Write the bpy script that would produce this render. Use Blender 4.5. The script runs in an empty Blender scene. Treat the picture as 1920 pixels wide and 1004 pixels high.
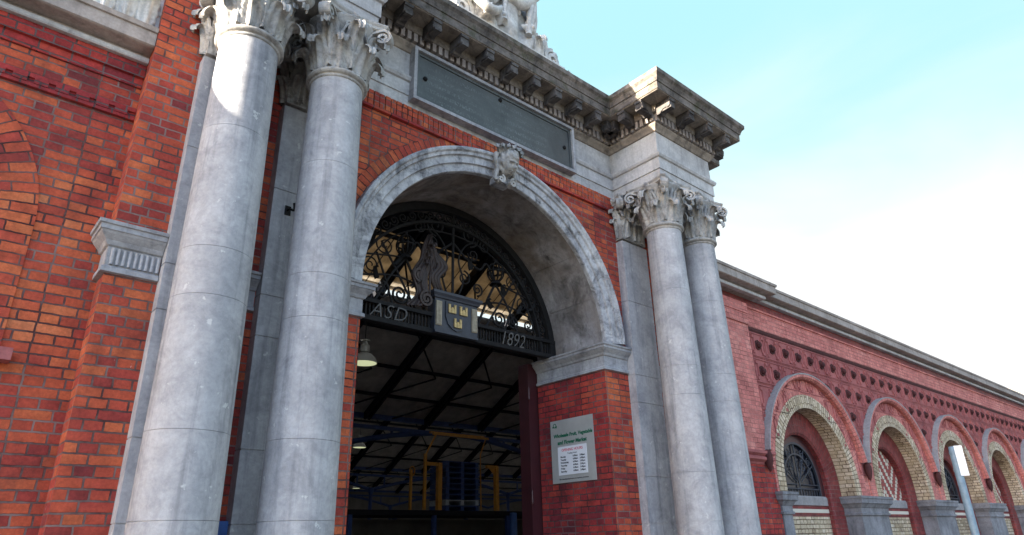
import bpy, math, random
from mathutils import Vector, Matrix, noise
random.seed(7)
PI = math.pi
C = bpy.data.collections.new('scene'); bpy.context.scene.collection.children.link(C)

# ------------------------------------------------------------------ mesh builder
class MB:
    def __init__(s): s.v=[]; s.f=[]; s.uv=[]; s.sm=[]
    def face(s, pts, uv=None, smooth=False):
        b=len(s.v); s.v.extend([tuple(p) for p in pts]); s.f.append(list(range(b,b+len(pts)))); s.uv.append(uv); s.sm.append(smooth)
    def grid(s, P, uv=None, smooth=True, closeu=False, closev=False):
        # P[i][j] points
        n=len(P); m=len(P[0]); b=len(s.v)
        for r in P: s.v.extend([tuple(p) for p in r])
        for i in range(n if closeu else n-1):
            for j in range(m if closev else m-1):
                i2=(i+1)%n; j2=(j+1)%m
                s.f.append([b+i*m+j, b+i2*m+j, b+i2*m+j2, b+i*m+j2])
                if uv: s.uv.append([uv(i,j),uv(i+1,j),uv(i+1,j+1),uv(i,j+1)])
                else: s.uv.append(None)
                s.sm.append(smooth)
    def box(s, x0,x1,y0,y1,z0,z1, M=None):
        p=[Vector((x,y,z)) for x in (x0,x1) for y in (y0,y1) for z in (z0,z1)]
        if M: p=[M@q for q in p]
        b=len(s.v); s.v.extend([tuple(q) for q in p])
        for q in ((0,1,3,2),(4,6,7,5),(0,4,5,1),(2,3,7,6),(0,2,6,4),(1,5,7,3)):
            s.f.append([b+k for k in q]); s.uv.append(None); s.sm.append(False)
    def tube(s, pts, r, n=8, smooth=True, caps=True):
        pts=[Vector(p) for p in pts]; R=[]; k=len(pts)
        rr=r if isinstance(r,(list,tuple)) else [r]*k
        up=None
        for i,p in enumerate(pts):
            d=(pts[min(i+1,k-1)]-pts[max(i-1,0)])
            if d.length<1e-9: d=Vector((0,0,1))
            d.normalize()
            if up is None:
                up=d.cross(Vector((0,0,1)))
                if up.length<.05: up=d.cross(Vector((1,0,0)))
                up.normalize()
            else:
                up=up-d*up.dot(d)
                if up.length<1e-6: up=d.orthogonal()
                up.normalize()
            w=d.cross(up)
            R.append([p+(up*math.cos(2*PI*j/n)+w*math.sin(2*PI*j/n))*rr[i] for j in range(n)])
        s.grid(R,smooth=smooth,closev=True)
        if caps:
            s.face(R[0][::-1]); s.face(R[-1])
    def lathe(s, prof, cx=0, cy=0, n=32, smooth=True, M=None, caps=False):
        R=[]
        for r,z in prof:
            row=[Vector((cx+r*math.cos(2*PI*j/n),cy+r*math.sin(2*PI*j/n),z)) for j in range(n)]
            if M: row=[M@q for q in row]
            R.append(row)
        s.grid(R,smooth=smooth,closev=True)
        if caps:
            s.face(R[0][::-1]); s.face(R[-1])
    def sweep(s, path, prof, caps=True, smooth=False):
        # plan path; offsets go to the right of travel, prof = [(off, z)]
        k=len(path); nr=[]
        for i in range(k-1):
            d=Vector((path[i+1][0]-path[i][0],path[i+1][1]-path[i][1])); d.normalize(); nr.append(Vector((d.y,-d.x)))
        R=[]
        for i in range(k):
            if i==0: m=nr[0]
            elif i==k-1: m=nr[-1]
            else: m=(nr[i-1]+nr[i])/(1+nr[i-1].dot(nr[i]))
            R.append([Vector((path[i][0]+m.x*o,path[i][1]+m.y*o,z)) for o,z in prof])
        for i in range(k-1):
            for j in range(len(prof)-1):
                s.face([R[i][j],R[i+1][j],R[i+1][j+1],R[i][j+1]],smooth=smooth)
        if caps:
            s.face(R[0]); s.face(R[-1][::-1])
    def arch(s, cx, cz, prof, n=48, leg=0, swap=True, a0=0, a1=PI, smooth=False, close=True):
        # prof = [(r, y)] closed section swept round an arc in the XZ plane
        P=[]
        pts=[]
        if leg: pts.append((0,-leg,a0))
        for i in range(n+1): pts.append((1,0,a0+(a1-a0)*i/n))
        if leg: pts.append((0,-leg,a1))
        rm=sum(q[0] for q in prof)/len(prof)
        arc=[]; L=0; last=None
        for k,dz,a in pts:
            P.append([Vector((cx+r*math.cos(a),y,cz+r*math.sin(a)+dz)) for r,y in prof])
            q=Vector((rm*math.cos(a),rm*math.sin(a)+dz))
            if last is not None: L+=(q-last).length
            arc.append(L); last=q
        m=len(prof); cum=[0]
        for j in range(m):
            a=prof[j]; b=prof[(j+1)%m]; cum.append(cum[-1]+math.hypot(a[0]-b[0],a[1]-b[1]))
        for i in range(len(P)-1):
            for j in range(m if close else m-1):
                j2=(j+1)%m
                if swap: u=[(cum[j],arc[i]),(cum[j],arc[i+1]),(cum[j+1],arc[i+1]),(cum[j+1],arc[i])]
                else: u=[(arc[i],cum[j]),(arc[i+1],cum[j]),(arc[i+1],cum[j+1]),(arc[i],cum[j+1])]
                s.face([P[i][j],P[i+1][j],P[i+1][j2],P[i][j2]],uv=u,smooth=smooth)
        if close:
            s.face(P[0]); s.face(P[-1][::-1])
    def archwall(s, x0,x1,z0,z1,y0,y1, holes, n=40):
        # wall slab with arched openings: holes = [(cx, cz, r, zsill)]
        holes=sorted(holes)
        for y in (y0,y1):
            x=x0
            def q(a,b,c,d):
                if b-a>1e-5 and d-c>1e-5:
                    f=[(a,y,c),(b,y,c),(b,y,d),(a,y,d)]
                    s.face(f if y==y0 else f[::-1])
            for cx,cz,r,zs in holes:
                q(x,cx-r,z0,z1); q(cx-r,cx+r,z0,zs)
                for i in range(n):
                    a=PI-PI*i/n; b=PI-PI*(i+1)/n
                    xa,za,xb,zb=cx+r*math.cos(a),cz+r*math.sin(a),cx+r*math.cos(b),cz+r*math.sin(b)
                    f=[(xa,y,za),(xb,y,zb),(xb,y,z1),(xa,y,z1)]
                    s.face(f if y==y0 else f[::-1])
                x=cx+r
            q(x,x1,z0,z1)
        s.face([(x0,y1,z0),(x0,y0,z0),(x0,y0,z1),(x0,y1,z1)])
        s.face([(x1,y0,z0),(x1,y1,z0),(x1,y1,z1),(x1,y0,z1)])
        s.face([(x0,y0,z1),(x1,y0,z1),(x1,y1,z1),(x0,y1,z1)])
        for cx,cz,r,zs in holes:
            for i in range(n):
                a=PI*i/n; b=PI*(i+1)/n
                s.face([(cx+r*math.cos(a),y0,cz+r*math.sin(a)),(cx+r*math.cos(b),y0,cz+r*math.sin(b)),(cx+r*math.cos(b),y1,cz+r*math.sin(b)),(cx+r*math.cos(a),y1,cz+r*math.sin(a))])
            for sg in (-1,1):
                f=[(cx+sg*r,y0,zs),(cx+sg*r,y1,zs),(cx+sg*r,y1,cz),(cx+sg*r,y0,cz)]
                s.face(f if sg<0 else f[::-1])
            s.face([(cx-r,y0,zs),(cx+r,y0,zs),(cx+r,y1,zs),(cx-r,y1,zs)])
    def build(s, name, mat, parent=None, **tags):
        me=bpy.data.meshes.new(name); me.from_pydata(s.v,[],s.f)
        ul=me.uv_layers.new(name='UVMap')
        me.polygons.foreach_set('use_smooth',s.sm)
        vs=me.vertices; li=0
        for p,uv in zip(me.polygons,s.uv):
            if uv is None:
                nn=p.normal; ax=max(range(3),key=lambda k:abs(nn[k]))
                for k,vi in enumerate(p.vertices):
                    c=vs[vi].co
                    ul.data[p.loop_start+k].uv=(c.y,c.z) if ax==0 else ((c.x,c.z) if ax==1 else (c.x,c.y))
            else:
                for k in range(p.loop_total): ul.data[p.loop_start+k].uv=uv[k]
        me.materials.append(mat)
        o=bpy.data.objects.new(name,me); C.objects.link(o)
        if parent: o.parent=parent
        for k,v in tags.items(): o[k]=v
        return o

def thing(name, label, cat, group=None, loc=(0,0,0)):
    o=bpy.data.objects.new(name,None); C.objects.link(o); o.location=loc
    o['label']=label; o['category']=cat
    if group: o['group']=group
    return o
def copy_tree(o, parent=None):
    c=o.copy(); C.objects.link(c)
    if parent: c.parent=parent
    for ch in list(o.children): copy_tree(ch,c)
    return c

# ------------------------------------------------------------------ materials
def newmat(name):
    m=bpy.data.materials.new(name); m.use_nodes=True; nt=m.node_tree; nt.nodes.clear()
    out=nt.nodes.new('ShaderNodeOutputMaterial'); b=nt.nodes.new('ShaderNodeBsdfPrincipled')
    nt.links.new(b.outputs[0],out.inputs[0]); return m,nt,b
def nd(nt,t,**k):
    n=nt.nodes.new(t)
    for a,v in k.items():
        if a.startswith('i_'):
            key=a[2:].replace('_',' ')
            if key.isdigit(): key=int(key)
            s=n.inputs[key]
            if isinstance(v,bpy.types.NodeSocket): nt.links.new(v,s)
            else: s.default_value=v
        else: setattr(n,a,v)
    return n
def ramp(nt,fac,stops,interp='LINEAR'):
    r=nt.nodes.new('ShaderNodeValToRGB'); r.color_ramp.interpolation=interp
    e=r.color_ramp.elements
    while len(e)<len(stops): e.new(.5)
    for k,(p,c) in zip(e,stops):
        k.position=p; k.color=(c,c,c,1) if isinstance(c,(int,float)) else (*c,1)
    nt.links.new(fac,r.inputs[0]); return r.outputs[0]
def mix(nt,f,a,b,mode='MIX'):
    m=nt.nodes.new('ShaderNodeMix'); m.data_type='RGBA'; m.blend_type=mode
    for s,v in ((m.inputs[0],f),(m.inputs[6],a),(m.inputs[7],b)):
        if isinstance(v,bpy.types.NodeSocket): nt.links.new(v,s)
        elif isinstance(v,(int,float)): s.default_value=v
        else: s.default_value=(*v,1)
    return m.outputs[2]
def math_(nt,op,a,b=None,c=None):
    m=nt.nodes.new('ShaderNodeMath'); m.operation=op
    for s,v in zip(m.inputs,(a,b,c)):
        if v is None: continue
        if isinstance(v,bpy.types.NodeSocket): nt.links.new(v,s)
        else: s.default_value=v
    return m.outputs[0]
def pos(nt): return nt.nodes.new('ShaderNodeNewGeometry').outputs['Position']
def noi(nt,vec,scale,detail=4,rough=.55,dist=0):
    n=nd(nt,'ShaderNodeTexNoise',i_Scale=scale,i_Detail=detail,i_Roughness=rough,i_Distortion=dist)
    nt.links.new(vec,n.inputs['Vector']); return n
def bump(nt,b,h,strength,dist):
    k=nd(nt,'ShaderNodeBump',i_Strength=strength,i_Distance=dist,i_Height=h)
    nt.links.new(k.outputs[0],b.inputs['Normal'])

def brick(name, stops, mortar, bw=.245, rh=.081, ms=.008, big=None, dirt=.5, flecks=.0, wob=.012, rough=.85, bs=.7, squash=.55):
    m,nt,b=newmat(name)
    uv=nt.nodes.new('ShaderNodeUVMap').outputs[0]; P=pos(nt)
    n0=noi(nt,P,3.5,3); n00=noi(nt,P,22,2)
    sc=nd(nt,'ShaderNodeVectorMath',operation='SCALE',i_0=nd(nt,'ShaderNodeVectorMath',operation='SUBTRACT',i_0=n0.outputs[1],i_1=(.5,.5,.5)).outputs[0],i_Scale=wob)
    sc2=nd(nt,'ShaderNodeVectorMath',operation='SCALE',i_0=nd(nt,'ShaderNodeVectorMath',operation='SUBTRACT',i_0=n00.outputs[1],i_1=(.5,.5,.5)).outputs[0],i_Scale=wob*.9)
    v=nd(nt,'ShaderNodeVectorMath',operation='ADD',i_0=uv,i_1=sc.outputs[0])
    v=nd(nt,'ShaderNodeVectorMath',operation='ADD',i_0=v.outputs[0],i_1=sc2.outputs[0])
    t=nd(nt,'ShaderNodeTexBrick',i_Vector=v.outputs[0],i_Color1=(0,0,0,1),i_Color2=(1,1,1,1),i_Mortar=(.5,.5,.5,1),i_Scale=1.0,i_Mortar_Size=ms,i_Mortar_Smooth=.25,i_Bias=0.0,i_Brick_Width=bw,i_Row_Height=rh)
    t.offset=.5; t.offset_frequency=2; t.squash=squash; t.squash_frequency=2
    big_n=noi(nt,P,.75,4,.6)
    f=math_(nt,'ADD',math_(nt,'MULTIPLY',t.outputs['Color'],.52),math_(nt,'MULTIPLY',math_(nt,'SUBTRACT',big_n.outputs[0],.28),1.15))
    col=ramp(nt,f,stops)
    fine=noi(nt,P,40,5,.7)
    mid=noi(nt,P,9,4,.6); col=mix(nt,.6,col,ramp(nt,mid.outputs[0],[(.3,.55),(.7,1.3)]),'MULTIPLY'); col=mix(nt,.6,col,ramp(nt,fine.outputs[0],[(.25,.45),(.75,1.35)]),'MULTIPLY')
    mc=mix(nt,ramp(nt,noi(nt,P,2.3,5,.65).outputs[0],[(.36,0.0),(.60,1.0)]),tuple(c*1.25 for c in mortar),(mortar[0]*.38,mortar[1]*.26,mortar[2]*.27))
    # weathering with a shape of its own: soot patches
    so=ramp(nt,noi(nt,P,1.15,7,.72,.8).outputs[0],[(.49,0.0),(.66,1.0)])
    col=mix(nt,math_(nt,'MULTIPLY',so,dirt),col,(.035,.017,.02))
    if flecks:
        fl=ramp(nt,noi(nt,P,7,5,.75).outputs[0],[(.70,0.0),(.735,1.0)])
        col=mix(nt,math_(nt,'MULTIPLY',fl,flecks),col,(.5,.42,.42))
    c2=mix(nt,t.outputs['Fac'],col,mc)
    nt.links.new(c2,b.inputs['Base Color']); b.inputs['Roughness'].default_value=rough; b.inputs['Specular IOR Level'].default_value=.3
    h=math_(nt,'SUBTRACT',math_(nt,'MULTIPLY',fine.outputs[0],.35),t.outputs['Fac'])
    h=math_(nt,'ADD',h,math_(nt,'MULTIPLY',t.outputs['Color'],.25))
    bump(nt,b,h,bs,.012)
    return m

RED=[(.0,(.10,.024,.030)),(.16,(.22,.034,.034)),(.34,(.38,.055,.038)),(.58,(.50,.090,.042)),(.82,(.58,.145,.055)),(1,(.62,.22,.10))]
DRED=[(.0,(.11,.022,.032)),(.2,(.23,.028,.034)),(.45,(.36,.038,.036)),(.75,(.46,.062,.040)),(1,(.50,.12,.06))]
PINK=[(.0,(.42,.125,.115)),(.4,(.58,.19,.165)),(.7,(.66,.235,.20)),(1,(.70,.31,.26))]
YEL=[(.0,(.25,.175,.11)),(.3,(.52,.41,.275)),(.7,(.68,.56,.415)),(1,(.78,.68,.55))]
M={}
M['brick']=brick('orange_red_brick',RED,(.20,.13,.115),flecks=.85,dirt=.46,ms=.008,bs=1.0)
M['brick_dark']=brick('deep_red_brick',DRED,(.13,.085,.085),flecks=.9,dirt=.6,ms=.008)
M['brick_pink']=brick('pink_red_brick',PINK,(.36,.16,.14),bs=.4,dirt=.22,ms=.006)
M['brick_deep']=brick('dark_red_glazed_brick',[(0,(.12,.018,.022)),(.5,(.22,.035,.035)),(1,(.32,.07,.06))],(.16,.09,.08),dirt=.3,ms=.006,rough=.6)
M['brick_yellow']=brick('yellow_stock_brick',YEL,(.22,.17,.10),dirt=.45,ms=.009)
M['brick_rubbed']=brick('rubbed_red_arch_brick',RED,(.15,.08,.07),dirt=.35,ms=.007,squash=1.0,rh=.085,bw=.30)

def stone(name, lo, hi, soot=.35, sootcol=(.035,.033,.034), streak=.5, bs=.35, scale=1.0, warm=None, moss=0, joint=0, lichen=0, fine=.6):
    m,nt,b=newmat(name); P=pos(nt)
    a=noi(nt,P,1.4*scale,9,.62,.4); col=ramp(nt,a.outputs[0],[(.28,lo),(.68,hi)])
    f=noi(nt,P,26,6,.7); col=mix(nt,fine,col,ramp(nt,f.outputs[0],[(.25,.62),(.75,1.3)]),'MULTIPLY')
    mp=nd(nt,'ShaderNodeMapping',i_Vector=P,i_Scale=(9,9,.5))
    st=noi(nt,mp.outputs[0],1.0,6,.65,.2); bl=noi(nt,P,2.6*scale,8,.72,.8)
    s1=ramp(nt,st.outputs[0],[(.50,0.0),(.74,1.0)]); s2=ramp(nt,bl.outputs[0],[(.46,0.0),(.70,1.0)])
    sf=math_(nt,'ADD',math_(nt,'MULTIPLY',s1,streak),math_(nt,'MULTIPLY',s2,soot)); sf=math_(nt,'MINIMUM',sf,.93)
    if warm: col=mix(nt,ramp(nt,noi(nt,P,.9,5,.6).outputs[0],[(.38,0.0),(.60,.9)]),col,warm)
    col=mix(nt,sf,col,sootcol)
    if moss:
        mo=ramp(nt,noi(nt,P,4.5,6,.7).outputs[0],[(.52,0.0),(.62,1.0)]); col=mix(nt,math_(nt,'MULTIPLY',mo,moss),col,(.05,.055,.022))
    if lichen:
        mo=ramp(nt,noi(nt,P,11,4,.6).outputs[0],[(.66,0.0),(.70,1.0)]); col=mix(nt,math_(nt,'MULTIPLY',mo,lichen),col,(.62,.62,.6))
    nt.links.new(col,b.inputs['Base Color']); b.inputs['Roughness'].default_value=.8; b.inputs['Specular IOR Level'].default_value=.25
    h=math_(nt,'ADD',math_(nt,'MULTIPLY',f.outputs[0],.5),math_(nt,'MULTIPLY',bl.outputs[0],.5)); bump(nt,b,h,bs,.02)
    return m
M['granite']=stone('grey_column_stone',(.29,.29,.305),(.47,.465,.475),soot=.40,streak=.60,lichen=.6,sootcol=(.115,.117,.135),bs=.2,fine=.48,scale=1.5)
M['capital']=stone('carved_capital_stone',(.27,.26,.25),(.50,.485,.46),soot=.62,streak=.25,scale=2.6,bs=.6,sootcol=(.028,.026,.027))
M['frieze']=stone('pale_frieze_stone',(.38,.375,.38),(.58,.57,.56),soot=.32,streak=.42,sootcol=(.075,.072,.075))
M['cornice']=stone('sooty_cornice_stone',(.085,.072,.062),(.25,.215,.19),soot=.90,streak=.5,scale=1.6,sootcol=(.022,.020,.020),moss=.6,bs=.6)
M['modillion']=stone('soot_and_gap_shade_stone',(.04,.034,.033),(.15,.135,.125),soot=.95,streak=.4,scale=2.0,sootcol=(.012,.010,.012),bs=.6)
M['cornice_soffit']=stone('soffit_stone',(.17,.14,.115),(.38,.325,.27),soot=.8,streak=.25,scale=1.5,sootcol=(.024,.02,.02))
M['archivolt']=stone('weathered_arch_stone',(.30,.30,.32),(.58,.575,.58),soot=.85,streak=.45,scale=2.0,sootcol=(.04,.04,.048))
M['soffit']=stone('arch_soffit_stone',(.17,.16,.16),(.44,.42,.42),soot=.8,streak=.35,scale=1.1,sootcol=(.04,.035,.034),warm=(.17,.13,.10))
M['impost']=stone('impost_stone',(.27,.27,.285),(.46,.46,.475),soot=.5,streak=.35,sootcol=(.05,.05,.056))
M['sculpture']=stone('pale_carved_stone',(.50,.48,.45),(.74,.72,.69),soot=.38,streak=.30,scale=2,sootcol=(.11,.10,.095),bs=.7)
M['wing_cornice']=stone('wing_cornice_stone',(.27,.23,.205),(.44,.385,.35),soot=.45,streak=.5,sootcol=(.12,.10,.095))
M['blue_stone']=stone('dark_blue_limestone',(.13,.13,.145),(.28,.28,.30),soot=.5,streak=.4,sootcol=(.045,.045,.05))
M['hood']=stone('grey_hood_stone',(.24,.225,.225),(.38,.36,.355),soot=.2,streak=.2)
M['terracotta']=stone('red_terracotta',(.27,.078,.082),(.46,.155,.145),soot=.35,streak=.25,sootcol=(.09,.032,.036),bs=.4)
M['terracotta_boss']=stone('dark_terracotta_boss',(.045,.014,.016),(.10,.032,.030),soot=.4,streak=.2,sootcol=(.02,.008,.010),bs=.4)

def plain(name,col,rough=.5,metal=0,var=.25,scale=6,bs=.15,spec=.5,emit=None):
    m,nt,b=newmat(name); P=pos(nt); n=noi(nt,P,scale,6,.65)
    lo=tuple(c*(1-var) for c in col); hi=tuple(min(1,c*(1+var)) for c in col)
    nt.links.new(ramp(nt,n.outputs[0],[(.3,lo),(.7,hi)]),b.inputs['Base Color'])
    b.inputs['Roughness'].default_value=rough; b.inputs['Metallic'].default_value=metal; b.inputs['Specular IOR Level'].default_value=spec
    if bs: bump(nt,b,noi(nt,P,scale*6,4).outputs[0],bs,.01)
    if emit: b.inputs['Emission Color'].default_value=(*emit[0],1); b.inputs['Emission Strength'].default_value=emit[1]
    return m
M['iron']=plain('black_ironwork',(.012,.0115,.012),.7,0,.4,12,spec=.2)
M['iron_brown']=plain('rusty_ironwork',(.034,.021,.018),.6,0,.45,8)
M['iron_blue']=plain('blue_grey_ironwork',(.030,.035,.048),.5,0,.3,8)
M['iron_grey']=plain('grey_painted_iron',(.06,.057,.056),.55,0,.3,9)
M['gold']=plain('dull_gold_paint',(.50,.36,.15),.45,.1,.25,20)
M['cream_iron']=plain('cream_fluted_iron',(.34,.29,.21),.6,0,.25,20)
M['slate']=plain('green_grey_slate',(.085,.105,.11),.55,0,.35,3)
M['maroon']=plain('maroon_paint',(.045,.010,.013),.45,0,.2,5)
M['dark_steel']=plain('dark_navy_steel',(.010,.011,.016),.7,0,.3,5,spec=.2)
M['blue_steel']=plain('blue_painted_steel',(.026,.06,.20),.5,0,.3,5)
M['blue_bright']=plain('bright_blue_paint',(.035,.11,.34),.5,0,.2,8)
M['yellow']=plain('safety_yellow_paint',(.50,.23,.03),.5,0,.25,8)
M['board']=plain('brown_roof_board',(.46,.43,.40),.8,0,.3,2.5)
M['pallet_grey']=plain('weathered_pallet_wood',(.36,.40,.46),.7,0,.2,10)
M['steel_sign']=plain('brushed_sign_steel',(.52,.51,.48),.4,.3,.12,3,bs=.03)
M['white']=plain('white_panel',(.80,.80,.82),.5,0,.04,4,bs=0)
M['green_ink']=plain('green_lettering',(.004,.13,.065),.5,0,.1,4,bs=0)
M['red_ink']=plain('red_lettering',(.62,.13,.17),.5,0,.1,4,bs=0)
M['black_ink']=plain('black_lettering',(.05,.05,.06),.5,0,.1,4,bs=0)
M['silver_ink']=plain('grey_metal_lettering',(.09,.086,.082),.5,.2,.2,9)
M['galv']=plain('galvanised_blue_grey_pole',(.15,.225,.29),.5,.0,.2,12)
M['lamp_lens']=plain('pale_lamp_lens',(.6,.62,.42),.4,0,.05,8,bs=0,emit=((.80,.85,.50),.11))
M['lamp_metal']=plain('aluminium_lamp_shade',(.45,.45,.42),.45,.5,.15,8)
M['asphalt']=plain('asphalt',(.05,.05,.052),.9,0,.3,30)
M['paving']=plain('concrete_paving',(.17,.165,.16),.85,0,.2,8)
M['kerb']=plain('granite_kerb_stone',(.33,.33,.34),.8,0,.2,12)
M['roadpaint']=plain('yellow_road_paint',(.62,.45,.06),.7,0,.15,12)
M['earth']=plain('town_ground',(.10,.098,.092),.95,0,.25,.5)
M['hall_floor']=plain('concrete_floor',(.30,.29,.28),.8,0,.3,2)
M['hall_wall']=plain('dark_hall_wall',(.16,.15,.14),.9,0,.3,1)
M['render']=plain('cream_render',(.60,.54,.45),.85,0,.1,1)
M['roof_slate']=plain('roof_slate',(.09,.09,.10),.7,0,.25,4)
M['glass_dark']=plain('dark_window_glass',(.008,.010,.018),.25,0,.2,2,bs=.02,spec=.25)
M['black_hole']=plain('dark_opening',(.012,.010,.010),.9,0,.2,2)
def translucent():
    m=bpy.data.materials.new('amber_translucent_roof_sheet'); m.use_nodes=True; nt=m.node_tree; nt.nodes.clear()
    out=nt.nodes.new('ShaderNodeOutputMaterial'); d=nt.nodes.new('ShaderNodeBsdfDiffuse'); t=nt.nodes.new('ShaderNodeBsdfTranslucent'); mx=nt.nodes.new('ShaderNodeMixShader')
    P=pos(nt); c=ramp(nt,noi(nt,P,2.2,6,.65).outputs[0],[(.3,(.15,.115,.075)),(.7,(.46,.38,.27))])
    nt.links.new(c,d.inputs[0]); nt.links.new(c,t.inputs[0]); mx.inputs[0].default_value=.5
    nt.links.new(d.outputs[0],mx.inputs[1]); nt.links.new(t.outputs[0],mx.inputs[2]); nt.links.new(mx.outputs[0],out.inputs[0]); return m
M['amber']=translucent()
M['fill_glazing']=M['amber'].copy(); M['fill_glazing'].name='hall_brightening_glazing'
for n_ in M['fill_glazing'].node_tree.nodes:
    if n_.type=='VALTORGB': n_.color_ramp.elements[0].color=(.19,.187,.18,1); n_.color_ramp.elements[1].color=(.33,.326,.316,1)
    if n_.type=='MIX_SHADER': n_.inputs[0].default_value=.85
def chevron():
    m,nt,b=newmat('chevron_brickwork'); uv=nt.nodes.new('ShaderNodeUVMap').outputs[0]; P=pos(nt)
    t=nd(nt,'ShaderNodeTexBrick',i_Vector=uv,i_Color1=(0,0,0,1),i_Color2=(1,1,1,1),i_Scale=1.0,i_Mortar_Size=.004,i_Brick_Width=.12,i_Row_Height=.081)
    sp=nd(nt,'ShaderNodeSeparateXYZ',i_Vector=uv)
    row=math_(nt,'FLOOR',math_(nt,'DIVIDE',sp.outputs[1],.081))
    x=math_(nt,'DIVIDE',sp.outputs[0],.06); x=math_(nt,'FLOOR',x)
    zz=math_(nt,'ABSOLUTE',math_(nt,'SUBTRACT',math_(nt,'MODULO',x,16),8))
    k=math_(nt,'ADD',row,math_(nt,'MULTIPLY',zz,1.0)); k=math_(nt,'MODULO',k,5)
    f=math_(nt,'LESS_THAN',k,1.5)
    col=mix(nt,f,(.30,.055,.045),(.62,.55,.44)); col=mix(nt,.5,col,ramp(nt,noi(nt,P,14,5).outputs[0],[(.3,.6),(.7,1.3)]),'MULTIPLY')
    col=mix(nt,t.outputs['Fac'],col,(.13,.07,.065)); nt.links.new(col,b.inputs['Base Color']); b.inputs['Roughness'].default_value=.8
    bump(nt,b,math_(nt,'SUBTRACT',1.0,t.outputs['Fac']),.5,.01); return m
M['chevron']=chevron()
def inscribed():
    # worn slate with rows of shallow, unreadable tooling
    m,nt,b=newmat('inscribed_slate'); P=pos(nt); sp=nd(nt,'ShaderNodeSeparateXYZ',i_Vector=P)
    mp=nd(nt,'ShaderNodeMapping',i_Vector=P,i_Scale=(55,1,24)); n=noi(nt,mp.outputs[0],1.0,2,.6)
    rows=math_(nt,'GREATER_THAN',math_(nt,'FRACT',math_(nt,'MULTIPLY',sp.outputs[2],8.5)),.52)
    ink=math_(nt,'MULTIPLY',rows,ramp(nt,n.outputs[0],[(.50,0.0),(.56,1.0)]))
    area=noi(nt,P,1.3,4); ink=math_(nt,'MULTIPLY',ink,ramp(nt,area.outputs[0],[(.42,.0),(.62,1.0)]))
    base=ramp(nt,noi(nt,P,2.4,8,.7,.5).outputs[0],[(.3,(.040,.045,.047)),(.7,(.085,.094,.096))])
    col=mix(nt,math_(nt,'MULTIPLY',ink,.30),base,(.26,.29,.29))
    wt=ramp(nt,noi(nt,P,3.1,6,.75,1.5).outputs[0],[(.68,0.0),(.72,1.0)]); col=mix(nt,math_(nt,'MULTIPLY',wt,.5),col,(.36,.38,.38))
    nt.links.new(col,b.inputs['Base Color']); b.inputs['Roughness'].default_value=.5
    bump(nt,b,math_(nt,'SUBTRACT',noi(nt,P,30,5).outputs[0],ink),.3,.006); return m
M['inscribed']=inscribed()

# ------------------------------------------------------------------ carved pieces
def leaf(mb, T, H, w, out=.10, lobes=5, nu=10, nv=28, tip=.045):
    # acanthus leaf in local frame: x across, y outwards, z up
    P=[]
    for i in range(nv+1):
        v=i/nv
        if v<.72:
            t=v/.72; z=H*.9*t; r=.012+out*.45*t**1.8
        else:
            th=(v-.72)/.28*3.6; z=H*.9+tip*1.5*math.sin(th); r=.012+out*.45+tip*(1-math.cos(th))*1.25
        ww=w*(.62+.46*math.sin(PI*min(1,v*.9+.12)))*(1 if v<.8 else 1-(v-.8)*1.6)
        ww*=(.86+.15*abs(math.cos(PI*lobes*v)))
        row=[]
        for j in range(nu+1):
            u=-1+2*j/nu
            y=r+.020*math.cos(u*PI*2.5)*(1-.3*v)-.045*u*u*(1-v*.6)+.018*(1-abs(u))
            row.append(T@Vector((u*ww/2,y,z)))
        P.append(row)
    mb.grid(P)
def spiral(mb, T, r0, turns=1.9, wid=.05, n=40, start=0, sgn=1, tail=None, th=.014):
    # volute ribbon: lies in local xz plane, y is its width
    pts=[]
    if tail: pts+=tail
    for i in range(n+1):
        t=i/n; a=start+sgn*t*turns*2*PI; r=r0*(1-.86*t); pts.append((r*math.cos(a),r*math.sin(a)))
    P=[]
    for i,(x,z) in enumerate(pts):
        k=max(0,min(len(pts)-2,i)); dx=pts[k+1][0]-pts[k][0]; dz=pts[k+1][1]-pts[k][1]; L=math.hypot(dx,dz) or 1; nx,nz=-dz/L,dx/L
        w=wid*(1-.35*i/len(pts))
        P.append([T@Vector((x+nx*th,-w/2,z+nz*th)),T@Vector((x+nx*th*1.3,0,z+nz*th*1.3)),T@Vector((x+nx*th,w/2,z+nz*th)),T@Vector((x-nx*th,w/2,z-nz*th)),T@Vector((x-nx*th,-w/2,z-nz*th))])
    mb.grid(P,closev=True,smooth=False)
def rosette(mb,T,r,petals=5):
    P=[]
    for i in range(7):
        t=i/6; row=[]
        for j in range(30):
            a=2*PI*j/30; rr=r*t*(1+.22*math.cos(petals*a)*t); y=.30*r*math.cos(t*PI*.75)+(.18*r*math.sin(t*PI)); row.append(T@Vector((rr*math.cos(a),y,rr*math.sin(a))))
        P.append(row)
    mb.grid(P,closev=True)
    P=[]
    for i in range(5):
        t=i/4; P.append([T@Vector((.28*r*math.sin(t*PI/2+.01)*math.cos(a),.25*r+.35*r*math.cos(t*PI/2),.28*r*math.sin(t*PI/2+.01)*math.sin(a))) for a in [2*PI*k/10 for k in range(10)]])
    mb.grid(P,closev=True)
def frame(o,ang):   # local y = outward direction at angle ang
    return Matrix.Translation(o)@Matrix.Rotation(ang-PI/2,4,'Z')
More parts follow.
